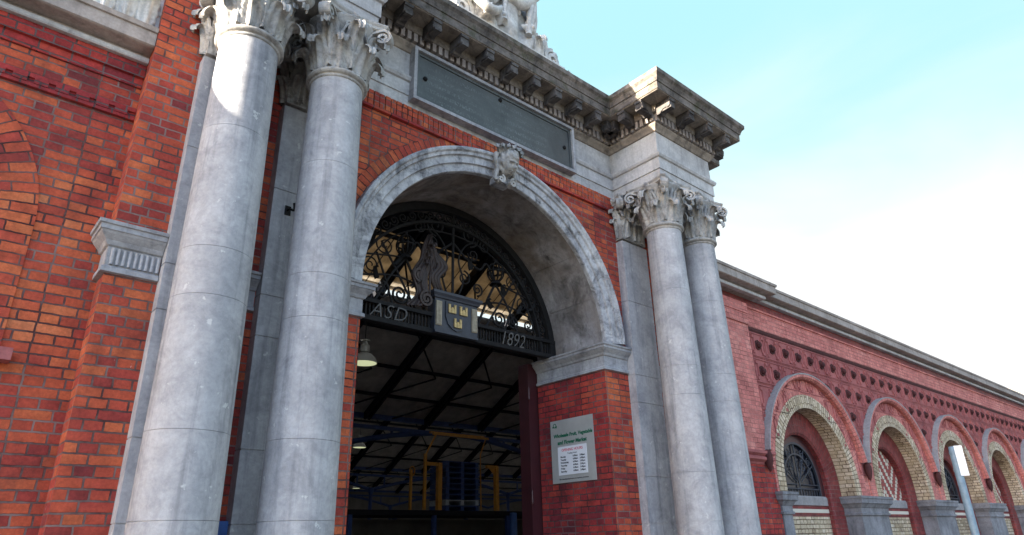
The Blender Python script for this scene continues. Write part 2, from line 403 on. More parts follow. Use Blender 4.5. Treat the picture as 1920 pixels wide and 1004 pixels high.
def capital_mesh(r=.258,h=.72,square=None):
    mb=MB(); q=r/.258
    if square is None:
        mb.lathe([(r,-.075),(r+.012,-.07),(r+.018,-.055),(r+.012,-.04),(r+.028,-.038),(r+.05,-.02),(r+.05,.0),(r+.028,.018),(r+.004,.022)],n=40)
        mb.lathe([(r,.0),(r*1.0,.2),(r*1.05,.40),(r*1.2,.56),(r*1.42,.625),(r*1.42,.64),(0.01,.64)],n=40)
        for k in range(8):
            a=2*PI*k/8+PI/8
            leaf(mb,frame(Vector((math.cos(a)*r*.99,math.sin(a)*r*.99,.02)),a),.27,.225,out=.125,tip=.050)
        for k in range(8):
            a=2*PI*k/8
            leaf(mb,frame(Vector((math.cos(a)*r*.98,math.sin(a)*r*.98,.05)),a),.44,.215,out=.19,tip=.060)
        faces=[(k*PI/2,r) for k in range(4)]; R=r
    else:
        hx,hy=square; R=hx
        mb.sweep([(hx,hy),(-hx,hy),(-hx,-hy),(hx,-hy),(hx,hy)][::-1],[(0,-.075),(.015,-.06),(.012,-.04),(.045,-.02),(.045,0),(.02,.02),(0,.022)],caps=False)
        mb.box(-hx,hx,-hy,hy,0,.60)
        mb.box(-hx-.06,hx+.06,-hy-.06,hy+.06,.58,.64)
        for zz,hh,off,nn in ((.02,.28,0,3),(.05,.44,.5,2)):
            for k in range(nn):
                u=-hx+(k+.5)*(2*hx/nn)
                for sg in (-1,1):
                    leaf(mb,frame(Vector((u,sg*hy,zz)),sg*PI/2),hh,2*hx/nn*.98,out=.08+off*.06,tip=.036)
            for sg in (-1,1):
                leaf(mb,frame(Vector((sg*hx,0,zz)),0 if sg>0 else PI),hh,2*hy*.95,out=.08+off*.06,tip=.036)
    # corner volutes, helices, abacus
    ab=r*1.56 if square is None else hx+.15
    aby=ab if square is None else hy+.13
    for sx,sy in ((1,1),(1,-1),(-1,1),(-1,-1)):
        a=math.atan2(sy,sx); cr=Vector((sx*(ab-.075),sy*(aby-.075),.55))
        T=Matrix.Translation(cr)@Matrix.Rotation(a,4,'Z')
        L=.26
        tail=[(-L+L*.55*t-.0,-.30+.36*t**.75) for t in [k/8 for k in range(9)]]
        spiral(mb,T,.088,turns=1.7,wid=.13,start=PI*.62,sgn=-1,tail=tail,th=.015)
        leaf(mb,Matrix.Translation(cr)@Matrix.Rotation(a-PI/2,4,'Z')@Matrix.Translation((0,-.20,-.27)),.19,.13,out=.12,tip=.03,nu=7,nv=10)
    for k,(dx,dy) in enumerate(((1,0),(0,1),(-1,0),(0,-1))):
        a=math.atan2(dy,dx); d=(R*1.18 if square is None else (hx if dx else hy)+.03)
        for sg in (-1,1):
            T=Matrix.Translation((dx*d,dy*d,.54))@Matrix.Rotation(a+PI/2,4,'Z')@Matrix.Translation((sg*.062,0,0))
            tail=[(sg*(.11-.07*t),-.20+.18*t) for t in [k2/5 for k2 in range(6)]]
            spiral(mb,T,.045,turns=1.5,wid=.05,start=(PI*.1 if sg>0 else PI*.9),sgn=sg,tail=tail,th=.010,n=26)
        dd=(ab*.80 if dx else aby*.80) if square is None else (hx+.06 if dx else hy+.06)
        rosette(mb,Matrix.Translation((dx*dd,dy*dd,.665))@Matrix.Rotation(a-PI/2,4,'Z'),.075)
    # abacus with hollow sides
    def outline(k,z):
        pts=[]
        for s in range(4):
            c0=Vector((ab,aby,0)); dirs=[((1,-1),(1,1)),((1,1),(-1,1)),((-1,1),(-1,-1)),((-1,-1),(1,-1))][s]
            A=Vector((dirs[0][0]*ab,dirs[0][1]*aby,0)); B=Vector((dirs[1][0]*ab,dirs[1][1]*aby,0)); nrm=(A+B).normalized()
            for i in range(13):
                t=.085+.83*i/12; p=A.lerp(B,t); p-=nrm*(ab*.20*math.sin(PI*t)); pts.append(Vector((p.x*k,p.y*k,z)))
        return pts
    R4=[outline(k,z) for k,z in ((.90,.635),(.95,.645),(.955,.675),(.985,.69),(1.0,.70),(1.0,h-.002))]
    mb.grid(R4,closev=True,smooth=False); mb.face(R4[0][::-1]); mb.face(R4[-1])
    return mb
def head_mesh(mb,c,s=1.0):
    nu,nv=120,96; P=[]; TH=Matrix.Rotation(math.radians(34),3,'X')@Matrix.Rotation(math.radians(8),3,'Z')
    g=lambda x,z,cx,cz,sx,sz:math.exp(-((x-cx)/sx)**2-((z-cz)/sz)**2)
    for i in range(nv+1):
        th=PI*i/nv; row=[]
        for j in range(nu):
            ph=2*PI*j/nu; d=Vector((math.sin(th)*math.sin(ph),-math.sin(th)*math.cos(ph),math.cos(th)))
            x,y,z=d.x*.15,d.y*.165,d.z*.205
            if z<0: x*=1-.32*(-z/.205)**1.5
            fr=max(0,-d.y)
            dy=0
            dy-=.055*g(x,z,0,-.022,.017,.030)*fr; dy-=.030*g(x,z,0,.022,.013,.045)*fr
            for sg in (-1,1):
                dy+=.050*g(x,z,sg*.052,.026,.030,.020)*fr; dy-=.014*g(x,z,sg*.052,.024,.015,.009)*fr
                dy-=.026*g(x,z,sg*.052,.058,.038,.012)*fr; dy-=.010*g(x,z,sg*.07,-.045,.032,.035)*fr
            dy-=.020*g(x,z,0,-.078,.030,.009)*fr; dy-=.020*g(x,z,0,-.100,.024,.010)*fr; dy+=.026*g(x,z,0,-.089,.034,.005)*fr
            dy-=.020*g(x,z,0,-.145,.034,.025)*fr
            k=1.0
            hz=max(0,min(1,(z-.075)/.03)); hx=max(0,min(1,(.50-fr)/.12)); hair=max(hz,hx)
            k=1+hair*(.13+.05*math.sin(ph*9+z*50)+.04*math.sin(z*70+ph*3))
            row.append(c+TH@(Vector((x*k,y*k+dy,z*k))*s))
        P.append(row)
    mb.grid(P,closev=True)
def carved(mb,cx,cy,hx,hy,z0,z1,seed,folds=9,amp=.07,nu=120,nv=90,top=.8):
    P=[]
    for i in range(nv+1):
        t=i/nv; z=z0+(z1-z0)*t; row=[]
        for j in range(nu):
            a=2*PI*j/nu; ca,sa=math.cos(a),math.sin(a); k=(abs(ca)**3.2+abs(sa)**3.2)**(-1/3.2)
            p=Vector((ca*k*hx,sa*k*hy,z)); sw=1+.10*math.sin(t*5+seed)-(1-top)*t
            n1=noise.noise(Vector((p.x*2.2+seed,p.y*2.2,z*1.3)))
            fold=math.sin(folds*a+3.2*math.sin(z*1.7+seed)+5*n1); fold=(abs(fold)**.6)*(1 if fold>0 else -1)
            n2=noise.noise(Vector((p.x*6,p.y*6+seed,z*5)))
            dd=amp*fold*(.55+.45*math.sin(z*2.1+seed*2))+.05*n2+.07*n1
            row.append((cx+p.x*sw+ca*dd,cy+p.y*sw+sa*dd,z))
        P.append(row)
    mb.grid(P,closev=True); mb.face([Vector(p) for p in P[-1]])

# ------------------------------------------------------------------ SETTING
def struct(o): o['kind']='structure'; return o
mb=MB(); mb.face([(-600,-600,-.13),(600,-600,-.13),(600,600,-.13),(-600,600,-.13)]); struct(mb.build('ground',M['earth']))
mb=MB(); mb.face([(-120,-14,-.125),(160,-14,-.125),(160,-4.3,-.125),(-120,-4.3,-.125)]); struct(mb.build('road',M['asphalt']))
mb=MB(); mb.box(-60,100,-4.0,1.4,-.12,0); struct(mb.build('pavement',M['paving']))
mb=MB(); mb.box(-60,100,-4.3,-4.0,-.12,.002); struct(mb.build('kerb',M['kerb']))
mb=MB(); mb.face([(-60,-4.75,-.121),(100,-4.75,-.121),(100,-4.65,-.121),(-60,-4.65,-.121)]); struct(mb.build('road_marking',M['roadpaint']))

# ------------------------------------------------------------------ GATEWAY
RI,RO,ZS=1.955,2.262,4.205
gate=thing('market_gateway','red brick market gateway with coupled grey Corinthian columns round a tall stone arch','gateway')
mb=MB(); mb.archwall(-4.3,4.3,0,6.70,0,1.38,[(0,ZS,RO-.02,0)])
# piers between the jamb line and the archivolt
for sg in (-1,1):
    a,b=sorted((sg*1.93,sg*(RO-.02)))
    mb.box(a,b,.001,1.379,0,3.85)
mb.build('brick_wall',M['brick'],gate)
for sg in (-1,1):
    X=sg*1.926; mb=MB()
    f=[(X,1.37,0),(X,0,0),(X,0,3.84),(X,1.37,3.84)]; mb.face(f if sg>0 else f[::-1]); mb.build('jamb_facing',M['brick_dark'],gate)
mb=MB(); mb.arch(0,ZS,[(RO,-.012),(RO,.05),(RO+.17,.05),(RO+.17,-.012)],n=90); mb.build('brick_arch_ring',M['brick_rubbed'],gate)
mb=MB()
x=-2.43
while x<2.43:
    mb.box(x+.005,x+.072,-.03+random.uniform(-.004,.004),.02,6.48,6.695); x+=.079
mb.build('soldier_course',M['brick'],gate)
mb=MB(); mb.sweep([(-2.44,.0),(2.44,.0)],[(0,6.44),(.045,6.445),(.045,6.478),(0,6.48)]); mb.build('brick_string',M['brick_dark'],gate)
# archivolt with stone joints, soffit
mb=MB()
pr=[(RI,.02),(RI,-.035),(RI+.008,-.05),(RI+.105,-.055),(RI+.112,-.085),(RI+.205,-.09),(RI+.215,-.12),(RI+.25,-.125),(RI+.268,-.15),(RI+.29,-.155),(RO+.012,-.14),(RO+.012,.02)]
nb=7
for k in range(nb):
    a0=PI*k/nb+.0007; a1=PI*(k+1)/nb-.0007
    mb.arch(0,ZS,pr,n=14,a0=a0,a1=a1)
mb.build('archivolt',M['archivolt'],gate)
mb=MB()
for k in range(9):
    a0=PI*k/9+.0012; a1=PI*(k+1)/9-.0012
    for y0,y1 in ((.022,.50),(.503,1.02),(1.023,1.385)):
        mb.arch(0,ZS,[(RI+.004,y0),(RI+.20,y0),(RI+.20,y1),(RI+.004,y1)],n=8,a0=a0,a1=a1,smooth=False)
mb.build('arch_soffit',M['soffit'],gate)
IMP=[(0,3.82),(.035,3.825),(.035,3.86),(.012,3.875),(.012,4.02),(.03,4.03),(.045,4.06),(.085,4.10),(.095,4.115),(.105,4.12),(.105,4.155),(.12,4.16),(.125,4.185),(0,4.20)]
IMP=[(o,min(z,4.2) if z<4.155 else z) for o,z in IMP]
IMP=[(o,3.82+(z-3.82)*.99) for o,z in IMP]
IMPP=[(o,4.075-(4.196-z)*1.12) for o,z in IMP]
IMPF=[(o,z-.17) for o,z in IMP]
for path in ([(1.93,1.37),(1.93,0),(2.43,0)],[(-2.43,0),(-1.93,0),(-1.93,1.37)],[(3.05,0),(3.30,0)],[(-3.30,0),(-3.05,0)],[(-4.33,.02),(-4.33,-.25),(-3.945,-.25)],[(3.945,-.25),(4.33,-.25),(4.33,.02)]):
    mb=MB(); mb.sweep(path,IMPP if len(path)==3 and abs(path[0][0])>3.9 else IMPF if len(path)==2 else IMP); mb.build('impost',M['impost'],gate)
for sg in (-1,1):
    a,b=sorted((sg*3.30,sg*4.33))
    mb=MB(); mb.box(a,b,-.25,.01,0,6.69); o=mb.build('brick_pier',M['brick'],gate)
    mb=MB(); fx=a+.03
    while fx<a+.40:
        mb.lathe([(.016,3.725),(.016,3.86)],fx,-.268,n=10); fx+=.042
    mb.build('fluted_band',M['impost'],o)
# pale strips added on the pier return: sun glare put into the colour
for sg in (-1,1):
    mb=MB(); a,b=sorted((sg*4.33,sg*4.36))
    mb.box(a,b,-.16,.05,6.05,6.70); mb.box(a,b,.075,.40,6.05,6.70); mb.box(a,sg*4.375 if sg>0 else b,.42,.60,6.05,6.7)
    mb.build('sunlit_return_strip',M['frieze'],gate)
# columns
JZ=[.55,1.79,2.39,3.40,3.80,4.93]
def rad(z): t=(z-.4)/5.58; return .298-.040*t**1.7
def shaft_mesh():
    mb=MB(); zz=[.40]+JZ+[5.98]
    for a,b in zip(zz,zz[1:]):
        a+=.0014; b-=.0014; n=max(2,int((b-a)/.12))
        mb.lathe([(rad(a+(b-a)*i/n),a+(b-a)*i/n) for i in range(n+1)],n=64); mb.lathe([(rad(a)-.015,a),(rad(a),a)],n=64,smooth=False); mb.lathe([(rad(b),b),(rad(b)-.015,b)],n=64,smooth=False)
    mb.lathe([(rad(z)-.012,z) for z in (.4,2,4,5.98)],n=48)
    return mb
capm=capital_mesh(); proto=None
for cx in (-3.64,-2.74,2.74,3.64):
    if proto is None:
        mb=shaft_mesh(); col=mb.build('column',M['granite'],gate)
        cp=capm.build('capital',M['capital'],col); cp.location=(0,0,5.97)
        mb=MB(); mb.box(-.44,.44,-.44,.44,0,.16); mb.lathe([(.42,.16),(.44,.19),(.43,.24),(.38,.26),(.35,.29),(.355,.32),(.38,.335),(.37,.365),(.34,.38),(.31,.40)],n=40); mb.build('base',M['granite'],col)
        proto=col
    else: col=copy_tree(proto,gate)
    col.location=(cx,-.70,0)
capp=capital_mesh(.258,.72,square=(.285,.09)); protop=None
for cx in (-3.64,-2.74,2.74,3.64):
    if protop is None:
        mb=MB(); zz=[0]+JZ+[5.93]
        for a,b in zip(zz,zz[1:]): mb.box(-.30,.30,-.13,.0,a+.005,b-.005)
        mb.box(-.292,.292,-.122,0,0,5.93)
        pil=mb.build('pilaster',M['granite'],gate)
        cp=capp.build('capital',M['capital'],pil); cp.location=(0,-.04,5.97)
        protop=pil
    else: pil=copy_tree(protop,gate)
    pil.location=(cx,-.25 if abs(cx)>3 else 0,0)
# entablature
EP=[(-4.36,.6),(-4.36,-.28),(-3.92,-.28),(-3.92,-.96),(-2.46,-.96),(-2.46,-.02),(2.46,-.02),(2.46,-.96),(3.92,-.96),(3.92,-.28),(4.36,-.28),(4.36,.6)]
mb=MB(); mb.sweep(EP,[(0,6.695),(0,6.85),(.018,6.853),(.018,7.045),(.045,7.055),(.062,7.09),(.062,7.118),(0,7.122),(0,7.52)])
for sg in (-1,1):
    a,b=sorted((sg*2.46,sg*3.92)); mb.box(a+.01,b-.01,-.95,0,6.697,7.5)
    a,b=sorted((sg*3.90,sg*4.36)); mb.box(a+.01,b-.01,-.27,.6,6.698,7.5)
mb.box(-4.3,4.3,.0,1.38,6.70,7.6)
mb.build('architrave',M['frieze'],gate)
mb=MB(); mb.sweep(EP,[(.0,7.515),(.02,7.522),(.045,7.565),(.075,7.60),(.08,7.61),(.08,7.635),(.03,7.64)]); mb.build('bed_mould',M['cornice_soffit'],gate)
mb=MB(); mb.sweep(EP,[(.03,7.641),(.025,7.65),(.025,7.768)]); mb.build('dentil_recess',M['modillion'],gate)  # dark backing puts the shade of the dentil gaps into the colour
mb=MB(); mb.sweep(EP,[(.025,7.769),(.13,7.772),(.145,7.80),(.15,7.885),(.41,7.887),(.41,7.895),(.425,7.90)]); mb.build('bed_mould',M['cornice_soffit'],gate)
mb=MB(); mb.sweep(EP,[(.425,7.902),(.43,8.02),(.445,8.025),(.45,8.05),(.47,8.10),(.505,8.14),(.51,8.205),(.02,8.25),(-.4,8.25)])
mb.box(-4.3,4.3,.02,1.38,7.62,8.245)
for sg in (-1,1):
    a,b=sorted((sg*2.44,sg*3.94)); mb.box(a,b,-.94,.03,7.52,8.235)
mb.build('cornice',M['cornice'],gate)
def along(path,pitch,end):
    out=[]
    for (x0,y0),(x1,y1) in zip(path,path[1:]):
        L=math.hypot(x1-x0,y1-y0); n=max(1,round((L-2*end)/pitch)); d=((x1-x0)/L,(y1-y0)/L)
        for k in range(n+1):
            s=end+(L-2*end)*k/n; out.append((x0+d[0]*s,y0+d[1]*s,math.atan2(d[1],d[0])))
    return out
mb=MB()
def onpath(off):  # shift a path outwards with its mitres
    k=len(EP); nr=[]
    for i in range(k-1):
        d=Vector((EP[i+1][0]-EP[i][0],EP[i+1][1]-EP[i][1])).normalized(); nr.append(Vector((d.y,-d.x)))
    R=[]
    for i in range(k):
        m=nr[0] if i==0 else nr[-1] if i==k-1 else (nr[i-1]+nr[i])/(1+nr[i-1].dot(nr[i]))
        R.append((EP[i][0]+m.x*off,EP[i][1]+m.y*off))
    return R
for x,y,a in along(onpath(.075),.0985,.03):
    mb.box(-.029,.029,-.050,.055,7.642,7.769,M=Matrix.Translation((x,y,0))@Matrix.Rotation(a,4,'Z'))
mb.build('dentil_band',M['wing_cornice'],gate)
# modillions
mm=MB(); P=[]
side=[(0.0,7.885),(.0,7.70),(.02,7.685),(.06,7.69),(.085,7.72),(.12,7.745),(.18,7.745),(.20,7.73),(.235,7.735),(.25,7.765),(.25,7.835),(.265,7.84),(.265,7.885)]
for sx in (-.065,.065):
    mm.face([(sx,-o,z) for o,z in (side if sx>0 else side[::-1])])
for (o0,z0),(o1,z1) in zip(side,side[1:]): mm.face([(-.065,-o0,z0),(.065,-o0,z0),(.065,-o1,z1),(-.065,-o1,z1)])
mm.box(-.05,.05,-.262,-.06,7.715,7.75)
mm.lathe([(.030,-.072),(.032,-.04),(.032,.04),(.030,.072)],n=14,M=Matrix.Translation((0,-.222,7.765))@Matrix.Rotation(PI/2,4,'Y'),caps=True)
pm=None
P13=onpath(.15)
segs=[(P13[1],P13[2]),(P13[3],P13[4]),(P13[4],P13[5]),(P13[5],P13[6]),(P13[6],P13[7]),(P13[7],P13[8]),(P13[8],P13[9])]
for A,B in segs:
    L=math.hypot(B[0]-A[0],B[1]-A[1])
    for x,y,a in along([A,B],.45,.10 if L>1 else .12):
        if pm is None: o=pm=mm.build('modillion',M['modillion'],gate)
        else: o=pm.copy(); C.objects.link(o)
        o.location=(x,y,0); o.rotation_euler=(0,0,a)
# lead weathering on the pavilion cornices
for sg in (-1,1):
    a,b=sorted((sg*2.05,sg*4.33)); mb=MB(); mb.box(a,b,-1.38,-.1,8.232,8.262); mb.build('lead_flashing',M['roof_slate'],gate)
# keystone with a carved head
mb=MB(); mb.box(-.12,.12,-.155,.02,6.06,6.52)
ks=mb.build('keystone',M['archivolt'],gate)
mb=MB(); head_mesh(mb,Vector((-.02,-.24,6.31)),.88)
for k in range(7):
    a=-1.2+2.4*k/6; leaf(mb,frame(Vector((-.02+.13*math.sin(a),-.22-.08*math.cos(a),6.41)),-PI/2+a),.085,.11,out=.06,tip=.028,nu=6,nv=14)
for sg in (-1,1):
    mb.tube([(-.02+sg*(.155+.02*math.sin(t*9)),-.21+.02*t,6.43-.40*t) for t in [k/14 for k in range(15)]],[.04*(1-.35*k/14)+.007*math.sin(k*2) for k in range(15)],n=10)
    spiral(mb,Matrix.Translation((-.02+sg*.10,-.20,6.05)),.055,turns=1.6,wid=.10,start=PI/2,sgn=sg,th=.014)
mb.build('carved_head',M['capital'],ks)

# ------------------------------------------------------------------ INSCRIPTION PLAQUE
pl=thing('inscription_plaque','long dark slate tablet with worn inscription set in the frieze above the arch','plaque',loc=(0,-.02,7.17))
def rel(o,loc): o.location=Vector(o.location)-Vector(loc)
mb=MB(); z0,z1,xx=6.765,7.585,1.475
b=.045
for (xa,xb,za,zb) in ((-xx,xx,z1-b,z1),(-xx,xx,z0,z0+b),(-xx,-xx+b,z0+b,z1-b),(xx-b,xx,z0+b,z1-b)): mb.box(xa,xb,-.145,-.02,za,zb)
o=mb.build('frame',M['impost'],pl); rel(o,pl.location)
mb=MB(); b=.041; mb.box(-xx+b,xx-b,-.092,-.02,z0+b,z1-b)
t=b+.05
for (xa,xb,za,zb) in ((-xx+b,xx-b,z1-t,z1-b),(-xx+b,xx-b,z0+b,z0+t),(-xx+b,-xx+t,z0+t,z1-t),(xx-t,xx-b,z0+t,z1-t)): mb.box(xa,xb,-.108,-.093,za,zb)
o=mb.build('inscribed_panel',M['inscribed'],pl); rel(o,pl.location)
for bx,bz in ((-1.28,7.17),(1.28,7.17),(.0,7.44)):
    mb=MB(); mb.lathe([(.032,0),(.03,.02),(.015,.03),(.001,.032)],n=12,M=Matrix.Translation((bx,-.093,bz))@Matrix.Rotation(PI/2,4,'X')); o=mb.build('fixing_boss',M['iron'],pl); rel(o,pl.location)

# ------------------------------------------------------------------ SCULPTURE on the cornice
sc=thing('stone_sculpture','pale carved stone group with heavy drapery standing on the middle of the cornice','sculpture',loc=(-.04,-.13,8.24))
mb=MB(); mb.box(-1.0,1.0,-.42,.5,8.245,8.36); carved(mb,-.02,.0,.60,.36,8.3,11.2,1.3,folds=11,amp=.055,top=.95)
o=mb.build('draped_pedestal',M['sculpture'],sc); rel(o,sc.location)
for sg in (-1,1):
    mb=MB()
    tail=[(sg*(1.55-.5*t),.05+.02*t+.03*math.sin(t*7)) for t in [k/10 for k in range(11)]]
    mb.tube([(sg*(1.48-.85*t),-.18-.08*math.sin(PI*t),8.30+.62*t**2.1+.03*math.sin(11*t)) for t in [k/24 for k in range(25)]],[.075+.03*math.sin(k*1.3)+.03*k/24 for k in range(25)],n=12)
    spiral(mb,Matrix.Translation((sg*.86,-.30,8.46)),.16,turns=1.8,wid=.16,start=PI/2,sgn=sg,th=.03)
    spiral(mb,Matrix.Translation((sg*1.25,-.25,8.36)),.10,turns=1.6,wid=.14,start=PI/2,sgn=-sg,th=.025)
    for k in range(1):
        leaf(mb,Matrix.Translation((sg*(.62+.22*k),-.34,8.30))@Matrix.Rotation(-sg*.35,4,'Y')@Matrix.Rotation(PI,4,'Z'),.30-.03*k,.24,out=.16,tip=.05)
    o=mb.build('scroll_foliage',M['sculpture'],sc); rel(o,sc.location)
mb=MB(); carved(mb,-.55,.02,.34,.22,8.3,10.9,4.1,folds=8,amp=.06,nu=90,top=.8); 
for k in range(3): mb.tube([(-.95+.7*t+.02*k,-.40-.06*k*math.sin(PI*t)-.04*math.sin(PI*t),9.25-.22*k-.35*math.sin(PI*t)) for t in [i/18 for i in range(19)]],[.035+.035*math.sin(PI*i/18) for i in range(19)],n=10)
o=mb.build('robed_figure',M['sculpture'],sc); rel(o,sc.location)
mb=MB()
for sg,x0 in ((1,.30),(-1,-.18)):
    for k in range(3): mb.tube([(x0+.16*math.sin(2.4*t+k)+.07*k,-.38-.03*k,10.9-2.35*t) for t in [i/24 for i in range(25)]],[.055+.02*math.sin(i*.7+k) for i in range(25)],n=10)
for x0,z0 in ((.05,9.0),(.36,8.72),(-.22,8.62),(-.5,8.58)): rosette(mb,Matrix.Translation((x0,-.42,z0))@Matrix.Rotation(PI,4,'Z'),.14)
mb.tube([(-.55+1.1*t,-.42-.05*math.sin(PI*t),9.5-.5*math.sin(PI*t)) for t in [i/24 for i in range(25)]],[.05+.05*math.sin(PI*i/24)+.012*math.sin(i*2) for i in range(25)],n=12)
o=mb.build('swag',M['sculpture'],sc); rel(o,sc.location)

# ------------------------------------------------------------------ IRON FANLIGHT over the entrance
FY=1.0
fan=thing('iron_fanlight','black wrought iron overthrow with scrolls and blue castle crest panel filling the arch head','fanlight',loc=(0,FY,4.2))
def fb(m,name,mat,par=None,**k):
    o=m.build(name,mat,par or fan,**k)
    if par is None: o.location=(0,-FY,-4.2)
    return o
mb=MB(); mb.arch(0,4.20,[(1.84,FY-.04),(1.84,FY+.05),(1.945,FY+.05),(1.945,FY-.04)],n=60); fb(mb,'arched_frame',M['iron']); mb=MB(); mb.arch(0,4.2,[(1.63,FY-.04),(1.63,FY+.04),(1.665,FY+.04),(1.665,FY-.04)],n=60)
fb(mb,'inner_ring',M['iron'])
mb=MB(); mb.box(-1.93,1.93,FY-.05,FY+.05,4.175,4.235); mb.box(-1.93,1.93,FY-.055,FY+.055,4.405,4.455)
x=-1.90
while x<1.9:
    if abs(x)>.38: mb.box(x-.010,x+.010,FY-.012,FY+.012,4.235,4.405)
    x+=.052
fb(mb,'transom_rail',M['iron'])
mb=MB()
for k in range(34):
    a=PI*(k+.5)/34; c_=(1.752*math.cos(a),4.2+1.752*math.sin(a))
    if c_[1]<4.46: continue
    pts=[]
    for i in range(27):
        t=i/26; q=a+(PI/2 if k%2 else -PI/2)+(1 if k%2 else -1)*1.5*2*PI*t; rr=.078*(1-.8*t); pts.append((c_[0]+rr*math.cos(q),FY,c_[1]+rr*math.sin(q)))
    mb.tube(pts,.012,n=6)
fb(mb,'rim_scrollwork',M['iron'])
# crest panel
mb=MB(); mb.box(-.36,.36,FY-.10,FY+.06,4.18,4.72); mb.sweep([(-.36,FY+.05),(-.36,FY-.10),(.36,FY-.10),(.36,FY+.05)],[(0,4.66),(.02,4.665),(.03,4.69),(.055,4.72),(.055,4.755),(0,4.76)])
mb.box(-.36,.36,FY-.115,FY-.10,4.18,4.215)
cr=fb(mb,'crest_panel',M['iron_blue'])
mb=MB()
sh=[(-.19,4.64),(.19,4.64),(.19,4.42),(.15,4.32),(.08,4.26),(0,4.235),(-.08,4.26),(-.15,4.32),(-.19,4.42)]
mb.face([(x,FY-.118,z) for x,z in sh])
for (a,b_) in zip(sh,sh[1:]+sh[:1]): mb.face([(a[0],FY-.10,a[1]),(b_[0],FY-.10,b_[1]),(b_[0],FY-.118,b_[1]),(a[0],FY-.118,a[1])])
o=mb.build('shield',M['iron_blue'],cr)
for cx,cz in ((-.095,4.535),(.095,4.535),(.0,4.345)):
    mb=MB(); y0,y1=FY-.135,FY-.116
    w,h=.060,.115
    mb.box(cx-w,cx+w,y0,y1,cz-h/2,cz+.005)
    for tx in (-w+.014,0,w-.014):
        hh=.055 if tx else .022
        mb.box(cx+tx-.015,cx+tx+.015,y0-.006,y1,cz-h/2,cz+hh)
        if tx:
            for q in (-.011,.011): mb.box(cx+tx+q-.004,cx+tx+q+.004,y0-.006,y1,cz+hh,cz+hh+.012)
    mb.build('castle_emblem',M['gold'],cr)
for sg in (-1,1):
    mb=MB()
    for k in range(4): mb.box(sg*.30-.042+.022*k,sg*.30-.042+.022*k+.015,FY-.125,FY-.10,4.29,4.61)
    mb.box(sg*.30-.046,sg*.30+.046,FY-.112,FY-.1,4.28,4.62)
    mb.build('fluted_strip',M['cream_iron'],cr)
# foliate consoles beside and above the crest
def S(pts,n=40):
    # smooth curve through points
    out=[]; P=[Vector(p) for p in pts]; P=[P[0]]+P+[P[-1]]
    for i in range(1,len(P)-2):
        for k in range(n//(len(P)-3)):
            t=k/(n//(len(P)-3)); p0,p1,p2,p3=P[i-1:i+3]
            out.append(.5*((2*p1)+(-p0+p2)*t+(2*p0-5*p1+4*p2-p3)*t*t+(-p0+3*p1-3*p2+p3)*t**3))
    out.append(P[-2]); return out
def scroll(mb,cx,cz,r,turns,start,sgn,rad=.0115,y=FY,n=44):
    pts=[]
    for i in range(n+1):
        t=i/n; a=start+sgn*turns*2*PI*t; q=r*(1-.85*t); pts.append((cx+q*math.cos(a),y,cz+q*math.sin(a)))
    mb.tube(pts,[rad*(1-.3*i/n) for i in range(n+1)],n=7)
    return pts[0]
mb=MB()
for dx,w in ():
    path=S([(dx-.26,FY-.03,4.50),(dx-.22,FY-.05,4.70),(dx-.24,FY-.06,4.95),(dx-.16,FY-.06,5.25),(dx-.08,FY-.03,5.50)],36)
    mb.tube(path,[w for i in range(len(path))],n=9)
def cpath(o_,n=40): return S([(-.86+o_*1.5,FY-.04,4.48+.10*o_),(-.72+o_,FY-.06,4.68),(-.80+o_*1.35,FY-.07,4.94),(-.68+o_*1.0,FY-.07,5.18),(-.64+o_*.75,FY-.06,5.38),(-.54+o_*.15,FY-.03,5.58)],n)
G=[]
for j in range(25):
    u=j/24; pth=cpath(.20*u); G.append([Vector((q_.x+.10,FY-.03-.07*math.sin(PI*u)+.012*math.cos(u*PI*8),q_.z)) for q_ in pth])
mb.grid(G)
for o_ in (0,.20):
    pth=[Vector((q_.x+.10,q_.y,q_.z)) for q_ in cpath(o_)]; mb.tube(pth,.016,n=7)
for q in range(3):
    path=S([(-.30+.05*q,FY-.05,4.76),(-.40+.05*q,FY-.07,4.95),(-.30+.06*q,FY-.08,5.15),(-.42+.04*q,FY-.05,5.34)],30)
    n_=len(path); mb.tube(path,[.014+.022*math.sin(PI*(i+1)/(n_+1)) for i in range(n_)],n=8)
spiral(mb,Matrix.Translation((-.50,FY-.08,4.60)),.11,turns=1.9,wid=.09,start=PI/2,sgn=1,th=.016)
spiral(mb,Matrix.Translation((-.60,FY-.06,4.93)),.10,turns=1.7,wid=.08,start=-PI/2,sgn=-1,th=.016)
for k in range(4): leaf(mb,Matrix.Translation((-.62+.11*k,FY-.05,4.80+.10*k))@Matrix.Rotation(PI,4,'Z')@Matrix.Rotation(.25*k-.3,4,'Y'),.34,.16,out=.08,tip=.03)
fb(mb,'foliate_console',M['iron_brown'])
mb=MB()
